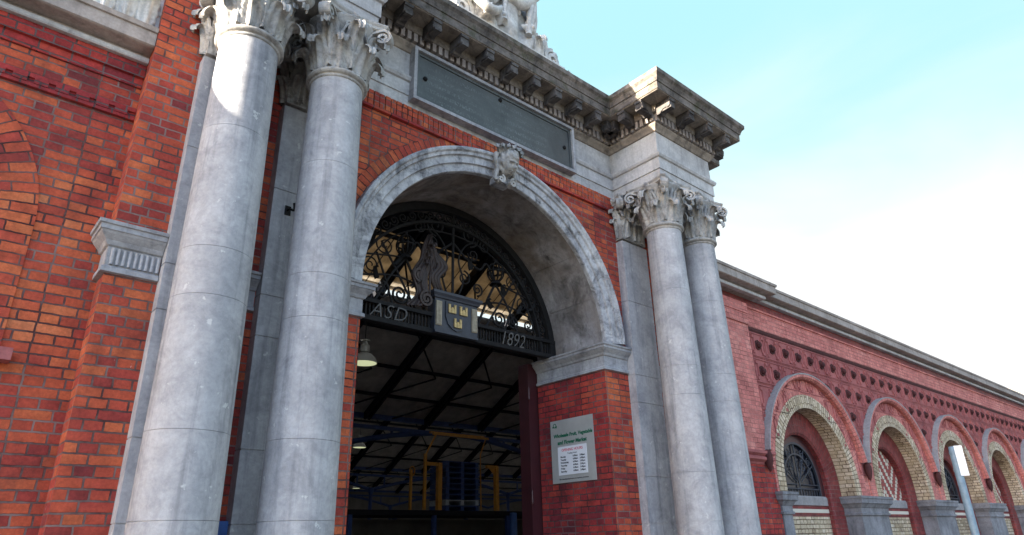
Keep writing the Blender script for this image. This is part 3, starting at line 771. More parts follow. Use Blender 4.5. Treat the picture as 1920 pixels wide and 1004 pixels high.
for sg in (-1,1):
    mb.tube(S([(sg*.08,FY,4.76),(sg*.18,FY,5.05),(sg*.10,FY,5.35),(sg*.22,FY,5.60),(sg*.42,FY,5.72)],36),.014,n=7)
    mb.tube(S([(sg*.02,FY,5.58),(sg*.25,FY,5.40),(sg*.48,FY,5.30),(sg*.62,FY,5.42),(sg*.78,FY,5.15),(sg*1.0,FY,4.85),(sg*1.2,FY,4.47)],54),.017,n=7)
    mb.tube(S([(sg*.45,FY,4.46),(sg*.62,FY,4.85),(sg*.78,FY,5.15)],20),.019,n=7)
    mb.tube(S([(sg*.78,FY,5.15),(sg*1.05,FY,5.12),(sg*1.42,FY,5.05)],16),.013,n=7)
    mb.tube(S([(sg*.45,FY,4.76),(sg*.9,FY,4.86),(sg*1.5,FY,4.74)],16),.014,n=7)
    mb.tube(S([(sg*.95,FY,4.46),(sg*1.08,FY,4.80),(sg*1.22,FY,5.12)],16),.015,n=7)
    mb.tube(S([(sg*.60,FY,4.46),(sg*.92,FY,4.95),(sg*1.16,FY,5.30)],16),.016,n=7)
    scroll(mb,sg*1.10,5.25,.15,1.7,PI/2,-sg); scroll(mb,sg*1.30,4.92,.14,1.8,-PI/2,sg); scroll(mb,sg*.85,4.62,.13,1.9,0 if sg<0 else PI,sg,.018)
    scroll(mb,sg*1.12,4.62,.12,1.8,PI/2,sg,.017); scroll(mb,sg*1.42,4.62,.11,1.7,PI/2,-sg,.016); scroll(mb,sg*.30,5.78,.17,1.9,-PI/2,sg,.016); scroll(mb,sg*.58,5.68,.10,1.6,PI/2,sg,.012)
    scroll(mb,sg*.20,5.10,.11,1.7,PI/2,-sg,.014); scroll(mb,sg*.44,4.98,.10,1.7,-PI/2,sg,.014); scroll(mb,sg*.36,5.50,.10,1.6,PI,sg,.013)
    for k,(lx,lz,ra) in enumerate(((.95,5.0,.6),(1.2,4.75,-.4),(1.32,5.18,.2),(.70,4.75,.9),(1.45,4.85,-.7),(.32,5.25,.4))):
        leaf(mb,Matrix.Translation((sg*lx,FY-.02,lz))@Matrix.Rotation(PI,4,'Z')@Matrix.Rotation(sg*ra,4,'Y'),.15,.06,out=.05,tip=.018,nu=6,nv=10)
    mb.tube(S([(sg*.0,FY,5.72),(sg*.5,FY,5.66),(sg*1.0,FY,5.40),(sg*1.38,FY,4.9),(sg*1.56,FY,4.5)],40),.012,n=6)
mb.tube([(0,FY,4.76),(0,FY,6.12)],.020,n=8); mb.lathe([(.001,6.02),(.03,6.05),(.035,6.08),(.02,6.12),(.001,6.14)],0,FY,n=10)
fb(mb,'scrollwork',M['iron'])
for sg in (-1,1):
    mb=MB(); cz=5.33
    for k in range(10):
        a=2*PI*k/10
        mb.tube([(sg*.79+.125*math.sin(t)*math.cos(a),FY+.125*math.sin(t)*math.sin(a),cz-.15*math.cos(t)) for t in [PI*i/14 for i in range(15)]],.010,n=5)
    mb.lathe([(.11,cz-.01),(.135,cz-.008),(.135,cz+.008),(.11,cz+.01)],sg*.79,FY,n=18); mb.lathe([(.012,cz+.13),(.045,cz+.15),(.02,cz+.18),(.03,cz+.2),(.001,cz+.225)],sg*.79,FY,n=10); mb.lathe([(.10,cz-.20),(.06,cz-.15),(.03,cz-.13),(.001,cz-.12)],sg*.79,FY,n=12)
    fb(mb,'cage_finial',M['iron'])
FONT=None
def text_mesh(s,size,align='CENTER',shear=0,ext=.004,space=1.0,bold=0):
    cu=bpy.data.curves.new('lettering','FONT'); cu.body=s; cu.size=size; cu.align_x=align; cu.align_y='CENTER'; cu.shear=shear; cu.extrude=ext; cu.space_character=space; cu.resolution_u=3; cu.offset=bold
    o=bpy.data.objects.new('lettering_tmp',cu); C.objects.link(o); bpy.context.view_layer.update()
    dg=bpy.context.evaluated_depsgraph_get(); me=bpy.data.meshes.new_from_object(o.evaluated_get(dg)); bpy.data.objects.remove(o); bpy.data.curves.remove(cu); return me
def put_text(name,s,size,mat,M4,parent,**k):
    me=text_mesh(s,size,**k); me.transform(M4); me.materials.clear(); me.materials.append(mat); me.name=name
    o=bpy.data.objects.new(name,me); C.objects.link(o)
    if parent: o.parent=parent
    return o
FACE=Matrix.Rotation(PI/2,4,'X')      # text upright, read from -Y
o=put_text('year_numerals','1892',.30,M['silver_ink'],Matrix.Translation((1.04,FY-.055,4.315))@FACE@Matrix.Scale(.80,4,(1,0,0)),fan,shear=.32,ext=.004,bold=-.003); o.location=(0,-FY,-4.2)
o=put_text('initial_letters','ASD',.27,M['iron_grey'],Matrix.Translation((-1.04,FY-.055,4.315))@FACE,fan,shear=.32,ext=.004,space=1.1,bold=-.003); o.location=(0,-FY,-4.2)

# maroon door posts behind the arch
for sg,l in ((1,'maroon painted steel door post behind the signed brick jamb'),(-1,'maroon painted steel door post behind the coupled columns nearest the tall brick wing')):
    t=thing('door_post',l,'post','maroon door posts',loc=(sg*1.86,1.5,0))
    mb=MB(); mb.box(-.11,.11,-.10,.12,0,4.17); mb.build('post_shaft',M['maroon'],t)
    mb=MB()
    for z in (.6,2.2,3.7): mb.lathe([(.022,z-.09),(.022,z+.09)],-sg*.11,-.11,n=10,caps=True)
    mb.build('hinge',M['maroon'],t)

# ------------------------------------------------------------------ WALL SIGN on the jamb
sg_loc=Vector((1.915,.69,2.80))
sign=thing('wall_sign','steel notice sign with green lettering and white opening hours panel on the brick jamb','sign',loc=sg_loc)
mb=MB(); mb.box(-.012,.0,-.42,.42,-.44,.44); mb.build('sign_plate',M['steel_sign'],sign)
JF=Matrix.Rotation(-PI/2,4,'Z')@FACE   # readable from -X, text runs toward -Y
def jt(name,s,size,mat,y,z,off=-.0135,**k): return put_text(name,s,size,mat,Matrix.Translation((off,-y,z))@JF,sign,ext=.0012,**k)
jt('sign_heading','Wholesale Fruit, Vegetable',.070,M['green_ink'],0.02,.215,shear=.12,bold=.0025)
jt('sign_heading','and Flower Market',.074,M['green_ink'],.0,.115,shear=.12,bold=.0025)
mb=MB(); mb.lathe([(.032,0),(.032,.003),(.022,.0031),(.022,.0)],n=20,M=Matrix.Translation((-.012,.33,.37))@Matrix.Rotation(-PI/2,4,'Y')); mb.box(-.016,-.012,.29,.31,.335,.37); mb.box(-.016,-.012,.345,.375,.34,.36); mb.build('sign_emblem',M['green_ink'],sign)
mb=MB(); mb.box(-.018,-.012,-.275,.285,-.335,.055); hp=mb.build('hours_panel',M['white'],sign)
jt('hours_heading','OPENING HOURS',.052,M['red_ink'],0,.005,off=-.0185,bold=.001)
jt('hours_text','Trading Hours',.032,M['black_ink'],0,-.045,off=-.0185)
for k,d in enumerate(('Monday','Tuesday','Wednesday','Thursday','Friday','Saturday')):
    z=-.088-.04*k
    jt('hours_text',d,.033,M['black_ink'],-.235,z,off=-.0185,align='LEFT',bold=.001); jt('hours_text','6.00am',.033,M['black_ink'],.055,z,off=-.0185,bold=.001); jt('hours_text','3.00pm',.033,M['black_ink'],.19,z,off=-.0185,bold=.001)
jt('sign_footer','No unauthorised entry to market premises',.032,M['black_ink'],0,-.39)

# blue notice between column and pilaster, hook
t=thing('notice_board','small blue notice with white and green band beside the outer column','notice',loc=(-3.10,-.05,1.62))
mb=MB(); mb.box(-.10,.10,-.02,.05,-.20,.20); mb.build('board',M['blue_bright'],t); mb=MB(); mb.box(-.08,.08,-.024,-.02,-.16,.09); mb.build('printed_band',M['white'],t)
t=thing('iron_hook','black iron hook fixed to the pilaster between the coupled columns','hook',loc=(-2.88,-.13,4.72))
mb=MB(); mb.tube(S([(0,0,0),(0,-.05,.0),(.03,-.09,-.02),(.02,-.10,.05)],18),.012,n=7); mb.build('hook_bar',M['iron'],t); mb=MB(); mb.box(-.03,.03,-.01,.005,-.05,.05); mb.build('back_plate',M['iron'],t)

# ------------------------------------------------------------------ WINGS
FIL=[(0,5.80),(.09,5.802),(.10,5.815),(.10,5.852),(0,5.855)]
CORN=[(0,5.856),(.07,5.858),(.075,5.885),(.20,5.90),(.22,5.905),(.235,5.915),(.235,6.05),(.255,6.055),(.265,6.10),(0,6.14)]
# tall wing by the orange brick pier
wing=thing('market_wing','orange red brick wing with round headed window beside the gateway pier','building')
mb=MB(); mb.archwall(-16,-4.30,0,6.13,0,.45,[(-6.18,4.02,1.34,2.98),(-10.4,4.02,1.34,2.98)]); mb.build('brick_wall',M['brick'],wing)
for cx in (-6.18,-10.4):
    mb=MB(); mb.arch(cx,4.02,[(1.10,.22),(1.10,-.012),(1.345,-.012),(1.345,.22)],n=60,leg=1.04); ar=mb.build('brick_arch',M['brick_rubbed'],wing)
    mb=MB(); mb.archwall(cx-1.2,cx+1.2,2.9,5.2,.30,.34,[]); w=mb.build('window',M['glass_dark'],wing)
    mb=MB(); mb.arch(cx,4.02,[(1.04,.24),(1.04,.30),(1.105,.30),(1.105,.24)],n=40,leg=1.04); mb.box(cx-.02,cx+.02,.25,.29,2.98,5.08); mb.box(cx-1.08,cx+1.08,.25,.29,4.0,4.05); mb.build('window_frame',M['iron'],w)
    mb=MB(); mb.box(cx-1.42,cx+1.42,-.14,.2,2.90,2.99); mb.build('window_sill',M['terracotta'],wing)
mb=MB(); mb.sweep([(-16,0),(-4.335,0)],CORN); mb.build('cornice',M['wing_cornice'],wing); mb=MB(); mb.sweep([(-16,0),(-4.335,0)],FIL); mb.build('cornice_fillet',M['frieze'],wing)
mb=MB(); mb.sweep([(-16,0),(-4.335,0)],[(0,5.20),(.03,5.205),(.03,5.235),(.012,5.24),(.012,5.285),(.03,5.29),(.03,5.33),(0,5.335)])
x=-9
while x<-4.4: mb.box(x,x+.10,-.035,-.0,5.238,5.288); x+=.15
mb.build('brick_string_course',M['brick_dark'],wing)
mb=MB(); mb.sweep([(-16,0),(-4.335,0)],[(0,5.56),(.02,5.565),(.02,5.66),(.05,5.665),(.05,5.80),(0,5.805)]); mb.build('corbel_course',M['brick_dark'],wing)
mb=MB(); mb.face([(-16,-.1,6.12),(-4.36,-.1,6.12),(-4.36,1.6,6.83),(-16,1.6,6.83)]); mb.box(-16,-15.9,.4,1.5,0,6.4); mb.build('slate_roof',M['roof_slate'],wing)
mb=MB()
spiral(mb,Matrix.Translation((-4.62,-.06,6.40)),.26,turns=1.7,wid=.22,start=-PI*.1,sgn=1,th=.05)
mb.tube(S([(-4.36,-.05,6.95),(-4.45,-.07,6.70),(-4.60,-.08,6.62),(-4.86,-.08,6.45),(-4.92,-.07,6.25),(-5.1,-.05,6.17)],40),[.06+.02*math.sin(i) for i in range(41)],n=10)
for k in range(3): leaf(mb,Matrix.Translation((-4.45-.17*k,-.16,6.14))@Matrix.Rotation(PI,4,'Z'),.34,.2,out=.12,tip=.04)
mb.box(-5.2,-4.36,-.12,.2,6.13,6.20)
mb.build('carved_scroll',M['sculpture'],wing)

# long arcaded wing
arc=thing('market_wing','long pink red brick arcade wing with yellow brick arches and studded terracotta frieze','building')
X0,X1=4.30,46.0
SPC=4.13; CXS=[7.93+SPC*k for k in range(9)]; CZ=2.50
mb=MB(); mb.archwall(X0,X1,0,6.13,0,.62,[(cx,CZ,1.90,0) for cx in CXS]); 
mb.build('brick_wall',M['brick_pink'],arc)
# terracotta frieze rows
TX=6.10; TW=.515
bossm=MB(); bossm.lathe([(.10,0),(.10,.02),(.07,.012),(.06,.02),(.062,.05),(.04,.075),(.001,.082)],n=8,M=Matrix.Rotation(PI/2,4,'X'),smooth=False)
bproto=None; nboss=0
for r,(za,zb) in enumerate(((4.675,5.165),(4.18,4.665),(3.685,4.17),(3.19,3.675),(2.7,3.18))):
    n=int((34-TX)/TW); run=[]; runs=[]
    for k in range(n):
        xa=TX+k*TW; xb=xa+TW
        far=min(max(math.hypot(px-c,max(0,pz-CZ)) for px in (xa,xb) for pz in (za,zb)) for c in CXS)
        if far<2.0:
            if run: runs.append(run)
            run=[]
        else: run.append(k)
    if run: runs.append(run)
    for run in runs:
        mb=MB(); bs_=[]
        for k in run:
            xa=TX+k*TW; xb=xa+TW; xm=(xa+xb)/2; zm=(za+zb)/2
            mb.box(xa+.009,xb-.009,-.016+random.uniform(-.004,.004),-.001,za,zb)
            T2=.10
            for (u0,u1,w0,w1) in ((xa+.02,xb-.02,zb-.035,zb-.02),(xa+.02,xb-.02,za+.02,za+.035),(xa+.02,xa+.035,za+.035,zb-.035),(xb-.035,xb-.02,za+.035,zb-.035)): mb.box(u0,u1,-.030,-.012,w0,w1)
            for dx_ in (-.17,.17):
                for dz_ in (-.15,.15): mb.box(xm+dx_-.028,xm+dx_+.028,-.042,-.012,zm+dz_-.028,zm+dz_+.028)
                mb.box(xm+dx_*.72-.010,xm+dx_*.72+.010,-.034,-.012,zm-.12,zm+.12)
            near=min(math.hypot(xm-c,max(0,zm-CZ)) for c in CXS)
            if near>2.16: bs_.append((xm,zm))
        o=mb.build('terracotta_frieze',M['terracotta'],arc)
        for xm,zm in bs_:
            if nboss>=100 or xm>27: continue
            nboss+=1
            if bproto is None: q=bproto=bossm.build('terracotta_boss',M['terracotta_boss'],o)
            else: q=bproto.copy(); C.objects.link(q); q.parent=o
            q.location=(xm,-.016,zm)
mb=MB(); mb.sweep([(6.07,0),(X1,0)],[(0,5.165),(.02,5.17),(.035,5.20),(.035,5.235),(0,5.25)]); mb.build('brick_string',M['terracotta_boss'],arc)
mb=MB(); mb.sweep([(6.06,0),(X1,0)],[(0,5.252),(.024,5.253),(.024,5.62),(.05,5.625),(.05,5.66),(0,5.67)]); mb.build('brick_band',M['brick_pink'],arc)
mb=MB(); mb.sweep([(X0,0),(X1,0)],[(0,5.67),(.03,5.675),(.03,5.80),(0,5.802)]); mb.build('corbel_course',M['brick_deep'],arc)  # dark brick here puts the shadow under the cornice into the colour
mb=MB(); mb.sweep([(X0,-.0),(6.33,-.0),(6.33,.2)],[(o+.16,z+.0) for o,z in CORN]); mb.sweep([(6.30,-.035),(X1,-.035)],CORN); mb.box(X0,6.33,-.16,0,5.80,6.1); mb.build('cornice',M['wing_cornice'],arc)
mb=MB(); mb.sweep([(X0,-.0),(6.28,-.0),(6.28,.2)],[(o+.16,z) for o,z in FIL]); mb.build('cornice_fillet',M['frieze'],arc); mb=MB(); mb.sweep([(6.30,-.035),(X1,-.035)],FIL); mb.build('cornice_fillet',M['frieze'],arc)
# pilaster strip beside the columns
mb=MB(); mb.box(X0,6.05,-.055,0,2.95,5.25); mb.box(X0,6.05,-.085,0,5.252,5.46); mb.box(X0,6.05,-.10,0,5.462,5.66)
ps=mb.build('brick_pilaster',M['brick_pink'],arc)
mb=MB(); mb.sweep([(X0,0),(6.05,0),(6.05,.01)],[(0,2.72),(.02,2.725),(.04,2.76),(.10,2.80),(.10,2.84),(.07,2.86),(.12,2.90),(.12,2.945),(0,2.95)]); mb.build('pilaster_corbel',M['terracotta'],ps)
mb=MB(); mb.box(X0,6.20,-.02,0,0,2.72); mb.build('pilaster_foot',M['brick_dark'],arc)
for k,cx in enumerate(CXS):
    mb=MB(); mb.arch(cx,CZ,[(1.952,-.10),(1.952,.02),(2.035,.02),(2.035,-.15),(1.99,-.15)],n=64,a0=.235,a1=PI-.235); hd=mb.build('hood_mould',M['brick_pink'],arc); mb=MB(); mb.arch(cx,CZ,[(2.036,-.155),(2.036,.02),(2.062,.02),(2.062,-.155)],n=64,a0=.23,a1=PI-.23); mb.build('hood_capping',M['hood'],hd)
    for xs in ([cx-2.0] if k==0 else [])+[cx+SPC/2]:
        mb=MB(); mb.lathe([(.001,2.98),(.05,2.96),(.075,2.88),(.07,2.78),(.045,2.68),(.02,2.62),(.001,2.60)],xs,-.09,n=12); mb.build('hood_stop',M['terracotta_boss'],hd)
    mb=MB(); mb.arch(cx,CZ,[(1.65,-.018),(1.65,.30),(1.95,.30),(1.95,-.018)],n=64,leg=.2); mb.build('red_arch',M['brick_pink'],arc)
    mb=MB(); mb.arch(cx,CZ,[(1.40,.36),(1.40,-.03),(1.655,-.03),(1.655,.36)],n=64,leg=.2); mb.build('yellow_arch',M['brick_yellow'],arc)
    mb=MB(); mb.arch(cx,CZ,[(.93,.60),(.93,.31),(.98,.28),(1.42,.28),(1.42,.60)],n=48,leg=2.5); mb.build('inner_arch',M['brick_deep'],arc)
    if k%2==0:
        mb=MB(); mb.archwall(cx-1.0,cx+1.0,2.2,3.5,.46,.50,[]); w=mb.build('window',M['glass_dark'],arc)
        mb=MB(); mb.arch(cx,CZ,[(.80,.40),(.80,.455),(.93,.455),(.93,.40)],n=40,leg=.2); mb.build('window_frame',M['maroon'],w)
        mb=MB()
        mb.arch(cx,CZ,[(.76,.40),(.76,.44),(.80,.44),(.80,.40)],n=32,leg=.2)
        mb.arch(cx,CZ,[(.56,.41),(.56,.43),(.59,.43),(.59,.41)],n=24)
        for a in range(7):
            q=PI*a/6; mb.tube([(cx+.1*math.cos(q),.425,CZ+.1*math.sin(q)),(cx+0.78*math.cos(q),.425,CZ+0.78*math.sin(q))],.012,n=5)
        for sg in (-1,1):
            for (sx,sz,rr) in ((.25,2.85,.12),(.52,2.72,.11),(.28,3.06,.09),(.50,2.94,.08)):
                scroll(mb,cx+sg*sx,sz,rr,1.7,PI/2,sg,.010,.425,26)
        mb.tube([(cx-.8,.425,2.42),(cx+.8,.425,2.42)],.016,n=5); mb.tube([(cx,.425,2.3),(cx,.425,3.35)],.016,n=5)
        for bb in range(15): mb.tube([(cx-.77+.11*bb,.425,2.28),(cx-.77+.11*bb,.425,2.42)],.009,n=4)
        mb.build('window_grille',M['iron_blue'],w)
    else:
        mb=MB(); mb.archwall(cx-1.0,cx+1.0,2.2,3.5,.44,.60,[]); mb.build('chevron_tympanum',M['chevron'],arc)
    mb=MB(); mb.sweep([(cx-.95,.42),(cx+.95,.42)],[(0,2.12),(.05,2.122),(.05,2.26),(.03,2.295),(-.2,2.31)]); mb.build('sill',M['hood'],arc)
    mb=MB(); mb.box(cx-.95,cx+.95,.385,.45,2.055,2.12); mb.box(cx-.95,cx+.95,.385,.45,1.92,1.985); mb.build('red_band',M['brick_deep'],arc)
    mb=MB(); mb.box(cx-.95,cx+.95,.38,.45,1.986,2.054); mb.build('cream_band',M['render'],arc)
    mb=MB(); mb.box(cx-.95,cx+.95,.39,.46,0,1.919); mb.build('yellow_infill',M['brick_yellow'],arc)
    # pier to the far side of this opening
    for (pa,pb) in ([(6.21,cx-1.40)] if k==0 else [])+[(cx+1.40,cx+SPC-1.40)]:
        mb=MB()
        zz=[0,.45,.95,1.43,1.93]
        for za,zb in zip(zz,zz[1:]): mb.box(pa,pb,-.04,.35,za+.004,zb-.004)
        mb.box(pa+.006,pb-.006,-.034,.34,0,1.93)
        pr=mb.build('stone_pier',M['blue_stone'],arc)
        mb=MB(); mb.sweep([(pa,.30),(pa,-.04),(pb,-.04),(pb,.30)],[(0,1.93),(.03,1.935),(.035,1.97),(.015,1.985),(.015,2.07),(.03,2.08),(.07,2.14),(.10,2.16),(.105,2.245),(.12,2.25),(.12,2.295),(0,2.30)]); mb.box(pa,pb,-.03,.3,1.93,2.298); mb.build('pier_capital',M['blue_stone'],pr)
mb=MB(); mb.face([(X0,-.1,6.12),(X1,-.1,6.12),(X1,1.6,6.83),(X0,1.6,6.83)]); mb.box(X1-.1,X1,.5,1.6,0,6.5); mb.build('slate_roof',M['roof_slate'],arc)

# ------------------------------------------------------------------ MARKET HALL behind
hall=thing('market_hall','dark market hall with boarded roof and navy rafters seen through the gate','building')
HX0,HX1=-16,46
K=1.235; VAL=[14.5,29.3,44.1]; SL=.551; ZV=5.8; RID=[7.1,21.9,36.7]
def roofq(mb,ya,yb,za,zb,x0=HX0,x1=HX1): mb.face([(x0,ya,za),(x1,ya,za),(x1,yb,zb),(x0,yb,zb)]); mb.face([(x0,ya,za+.08),(x0,yb,zb+.08),(x1,yb,zb+.08),(x1,ya,za+.08)])
zr=ZV+SL*7.4
for i,(rv,vv) in enumerate(zip(RID,VAL)):
    zf=lambda y:ZV+SL*(vv-y)
    mb=MB(); roofq(mb,rv+2.84,vv,zf(rv+2.84),ZV); mb.build('boarded_slope',M['board'],hall); mb=MB(); roofq(mb,rv,rv+.96,zr,zf(rv+.96)); mb.build('ridge_board',M['dark_steel'],hall)
    mb=MB()
    roofq(mb,rv+.96,rv+2.40,zf(rv+.96),zf(rv+2.40)); roofq(mb,rv+2.48,rv+2.62,zf(rv+2.48),zf(rv+2.62))
    mb.build('translucent_slope',M['amber'],hall); mb=MB()
    x=-6
    while x<16: mb.tube([(x,rv+.96,zf(rv+.96)-.03),(x,rv+2.62,zf(rv+2.62)-.03)],.018,n=4); x+=.62
    mb.build('glazing_lattice',M['iron_brown'],hall)
    mb=MB(); ys=rv-7.4 if i else 1.45; zs=ZV if i else zr-SL*(7.1-1.45); roofq(mb,ys,rv,zs,zr); mb.build('back_slope',M['fill_glazing'],hall)  # unseen slope, made translucent to let more light into the hall
    # rafters
    x=-5.136+(4.1-2-2-2-2+5.136)*K
    nr=0
    while x<(18 if i==0 else 34):
        mb=MB(); T=Matrix.Translation((x,0,0))
        for dx in (-.11,.05): mb.face([(x+dx,rv,zr-.01),(x+dx+.06,rv,zr-.01),(x+dx+.06,vv,ZV-.01),(x+dx,vv,ZV-.01)]); mb.box(-.035,.035,0,7.4*1.142,-.24,-.02,M=Matrix.Translation((x+dx+.03,rv,zr))@Matrix.Rotation(-math.atan(SL),4,'X'))
        mb.build('rafter',M['dark_steel'],hall); x+=2.0*K
    mb=MB()
    for q in (1.0,3.8,5.2,6.4): mb.box(HX0,HX1,rv+q-.04,rv+q+.04,zf(rv+q)-.12,zf(rv+q)-.02)
    mb.build('purlin',M['dark_steel'],hall)
    mb=MB(); x=-12
    while x<24:
        for (ya,xa,yb,xb) in ((rv+3.2,x,rv+5.3,x+2.4),(rv+5.3,x+2.4,rv+7.3,x-.5),(rv+1.5,x+1.1,rv+3.2,x+2.5)):
            mb.tube([(xa,ya,zf(ya)-.14),(xb,yb,zf(yb)-.14)],.03,n=5)
        x+=2.0*K
    mb.build('wind_brace',M['dark_steel'],hall)
    # valley girder with arched lower chord
    mb=MB(); mb.box(HX0,HX1,vv-.10,vv+.10,ZV-.14,ZV+.02); mb.box(HX0,HX1,vv-.07,vv+.07,ZV-.48,ZV-.36)
    x=HX0
    while x<HX1-1:
        mb.tube([(x+.03+i_*.86,vv,ZV-1.2+.8*math.sin(PI*i_/12)) for i_ in range(13)],.10,n=6)
        for i_ in range(1,12,2): mb.box(x+i_*.86-.04,x+i_*.86+.04,vv-.03,vv+.03,ZV-1.2+.8*math.sin(PI*i_/12),ZV-.36)
        x+=10.38
    mb.build('valley_girder',M['blue_steel'],hall)
    x=HX0+10.38
    while x<32:
        mb=MB(); mb.lathe([(.16,0),(.16,.3),(.11,.35),(.10,4.3),(.16,4.5),(.18,4.7)],x,vv,n=14,caps=True); mb.build('iron_column',M['blue_steel'],hall); x+=10.38
mb=MB(); mb.box(HX0,HX1,44.1,44.4,0,9); mb.box(HX0-.2,HX0,1.4,44.3,0,9.9); mb.box(HX1,HX1+.2,1.4,44.3,0,9.9); mb.build('hall_wall',M['hall_wall'],hall)
mb=MB(); mb.box(HX0,HX1,1.39,44.2,-.02,.012); struct(mb.build('floor',M['hall_floor']))
# mezzanine front: dark boarded screen under the second valley
scn=thing('storage_rack','dark steel racking bay with boarded shelf deep inside the hall','racking',loc=(9,13.2,0))
mb=MB(); mb.box(-4.5,4.5,-1.2,1.2,2.44,2.58); mb.build('shelf',M['dark_steel'],scn)
for x in (-4.4,-1.5,1.5,4.4):
    mb=MB(); mb.box(x-.06,x+.06,-1.2,-1.08,0,2.44); mb.box(x-.06,x+.06,1.08,1.2,0,2.44); mb.box(x-.04,x+.04,-1.1,1.1,1.2,1.3); mb.build('upright',M['blue_steel'],scn)
mb=MB(); mb.box(-4.5,4.5,1.0,1.05,0,2.4); mb.build('back_panel',M['hall_wall'],scn)
# pallets on the rack
pp=None
for k in range(9):
    if k<2:
        mt,lb=(M['pallet_grey'],'pale grey wooden pallet carrying the blue pallets on the rack') if k==1 else (M['blue_steel'],'lowest navy pallet, under the pale grey one on the rack')
    else: mt,lb=M['blue_steel'],'navy pallet stacked above the pale grey pallet on the rack'
    t=thing('pallet',lb,'pallet','stacked pallets on the rack',loc=(8.56,12.45,2.582+.17*k))
    t.rotation_euler=(0,0,random.uniform(-.02,.02))
    mb=MB(); 
    for q in range(7): mb.box(-.66,.66,-.45+q*.135,-.45+q*.135+.10,.125,.150)
    mb.build('deck',mt,t)
    for x in (-.60,0,.60):
        mb=MB(); mb.box(x-.06,x+.06,-.45,.45,.02,.124); mb.box(x-.075,x+.075,-.45,.45,0,.02); mb.build('bearer',mt,t)
# yellow lifting frame
lf=thing('lifting_frame','yellow steel lifting frame with overhead bars round the stack of blue pallets','lifting frame',loc=(8.75,12.2,0))
def lb(name,mb): 
    o=mb.build(name,M['yellow'],lf); o.location=(-8.75,-12.2,0); return o
mb=MB(); mb.box(7.50,7.64,11.85,12.0,2.585,4.00); mb.box(7.05,7.64,11.87,11.98,3.90,4.0); lb('mast',mb)
mb=MB(); mb.box(9.86,9.98,11.85,12.0,2.585,3.98); mb.face([(9.5,11.9,3.98),(9.86,11.9,3.98),(9.86,11.9,3.5),(9.78,11.9,3.75)]); mb.box(9.5,9.98,11.87,11.98,3.92,4.02); lb('mast',mb)
mb=MB(); mb.box(6.50,6.56,11.9,11.98,2.585,3.75); mb.tube([(6.56+.09*math.cos(a),11.93,3.70+.14*math.sin(a)) for a in [2*PI*i/16 for i in range(17)]],.02,n=6,caps=False); lb('guard_rail',mb)
mb=MB(); mb.box(7.0,7.08,11.9,11.98,2.585,4.25); mb.tube([(7.04,11.94,4.2),(7.45,11.94,4.9)],.03,n=6); lb('guard_rail',mb)
mb=MB(); mb.box(7.32,9.6,11.9,11.98,4.86,4.93); mb.box(7.95,10.3,13.0,13.08,5.10,5.17); mb.tube([(7.36,11.94,4.89),(7.99,13.04,5.13)],.03,n=6); mb.tube([(9.5,11.94,4.89),(10.2,13.04,5.13)],.03,n=6); mb.tube([(9.5,11.94,4.9),(9.3,12.0,4.35),(9.32,12.0,2.6)],.022,n=6); lb('overhead_guard',mb)
# blue post by the jamb
t=thing('bollard_post','bright blue round post standing on the hall floor in the gateway','post',loc=(10.7,12.0,0))
mb=MB(); mb.lathe([(.14,0),(.14,2.50),(.12,2.53),(.001,2.54)],n=16); mb.build('post_shaft',M['blue_bright'],t); mb=MB(); mb.box(-.25,.25,-.25,.25,.012,.04); mb.build('base_plate',M['dark_steel'],t)
# pendant lamps
lp=None
for loc,lb_ in (((.64,4.55,4.66),'nearest aluminium bell lamp hanging just inside the arch beside the column'),((6.98,16.07,4.90),'middle sized hanging bell lamp under the arched blue girder'),((15.4,31.5,4.82),'smallest and most distant hanging bell lamp low in the dark hall')):
    if lp is None:
        lp=t=thing('pendant_lamp',lb_,'lamp','bell lamps hanging in the market hall')
        mb=MB(); mb.lathe([(.235,0),(.228,.03),(.20,.10),(.13,.17),(.06,.20),(.05,.22)],n=28); mb.build('lamp_shade',M['lamp_metal'],t)
        mb=MB(); mb.lathe([(.225,.005),(.001,.0)],n=28); mb.build('lens',M['lamp_lens'],t)
        mb=MB(); mb.lathe([(.05,.2),(.085,.215),(.085,.33),(.05,.36),(.05,.40),(.09,.41),(.09,.43),(.02,.44)],n=16,smooth=False); mb.build('gear_housing',M['lamp_metal'],t)
        mb=MB(); mb.lathe([(.010,.43),(.010,1.3)],n=6); mb.build('cable',M['iron'],t)
    else: t=copy_tree(lp); t['label']=lb_
    t.location=loc

# ------------------------------------------------------------------ STREET THINGS
sp=thing('street_sign','pale blue grey street pole with blank white rectangular sign plate before the arcade','sign',loc=(9.03,-2.0,0))
mb=MB(); mb.lathe([(.064,0),(.064,2.98),(.058,3.01),(.001,3.02)],n=24); mb.build('pole',M['galv'],sp)
mb=MB(); A=Matrix.Rotation(math.radians(-58),4,'Z')@Matrix.Translation((.07,0,0)); mb.box(-.065,.065,-.080,-.072,2.50,3.02,M=A); pt=mb.build('sign_plate',M['white'],sp)
for z in (2.6,2.9):
    mb=MB(); mb.lathe([(.071,z-.025),(.071,z+.025)],n=20,caps=True); mb.build('clamp',M['galv'],sp)
fb_=thing('far_building','distant cream rendered building with parapet beyond the end of the arcade','building',loc=(70,10,0))
mb=MB(); mb.box(-7,9,-6,8,0,11.6); mb.build('wall',M['render'],fb_)
mb=MB(); mb.box(-7.25,9.25,-6.25,8.25,11.6,12.3); mb.build('parapet',M['render'],fb_)
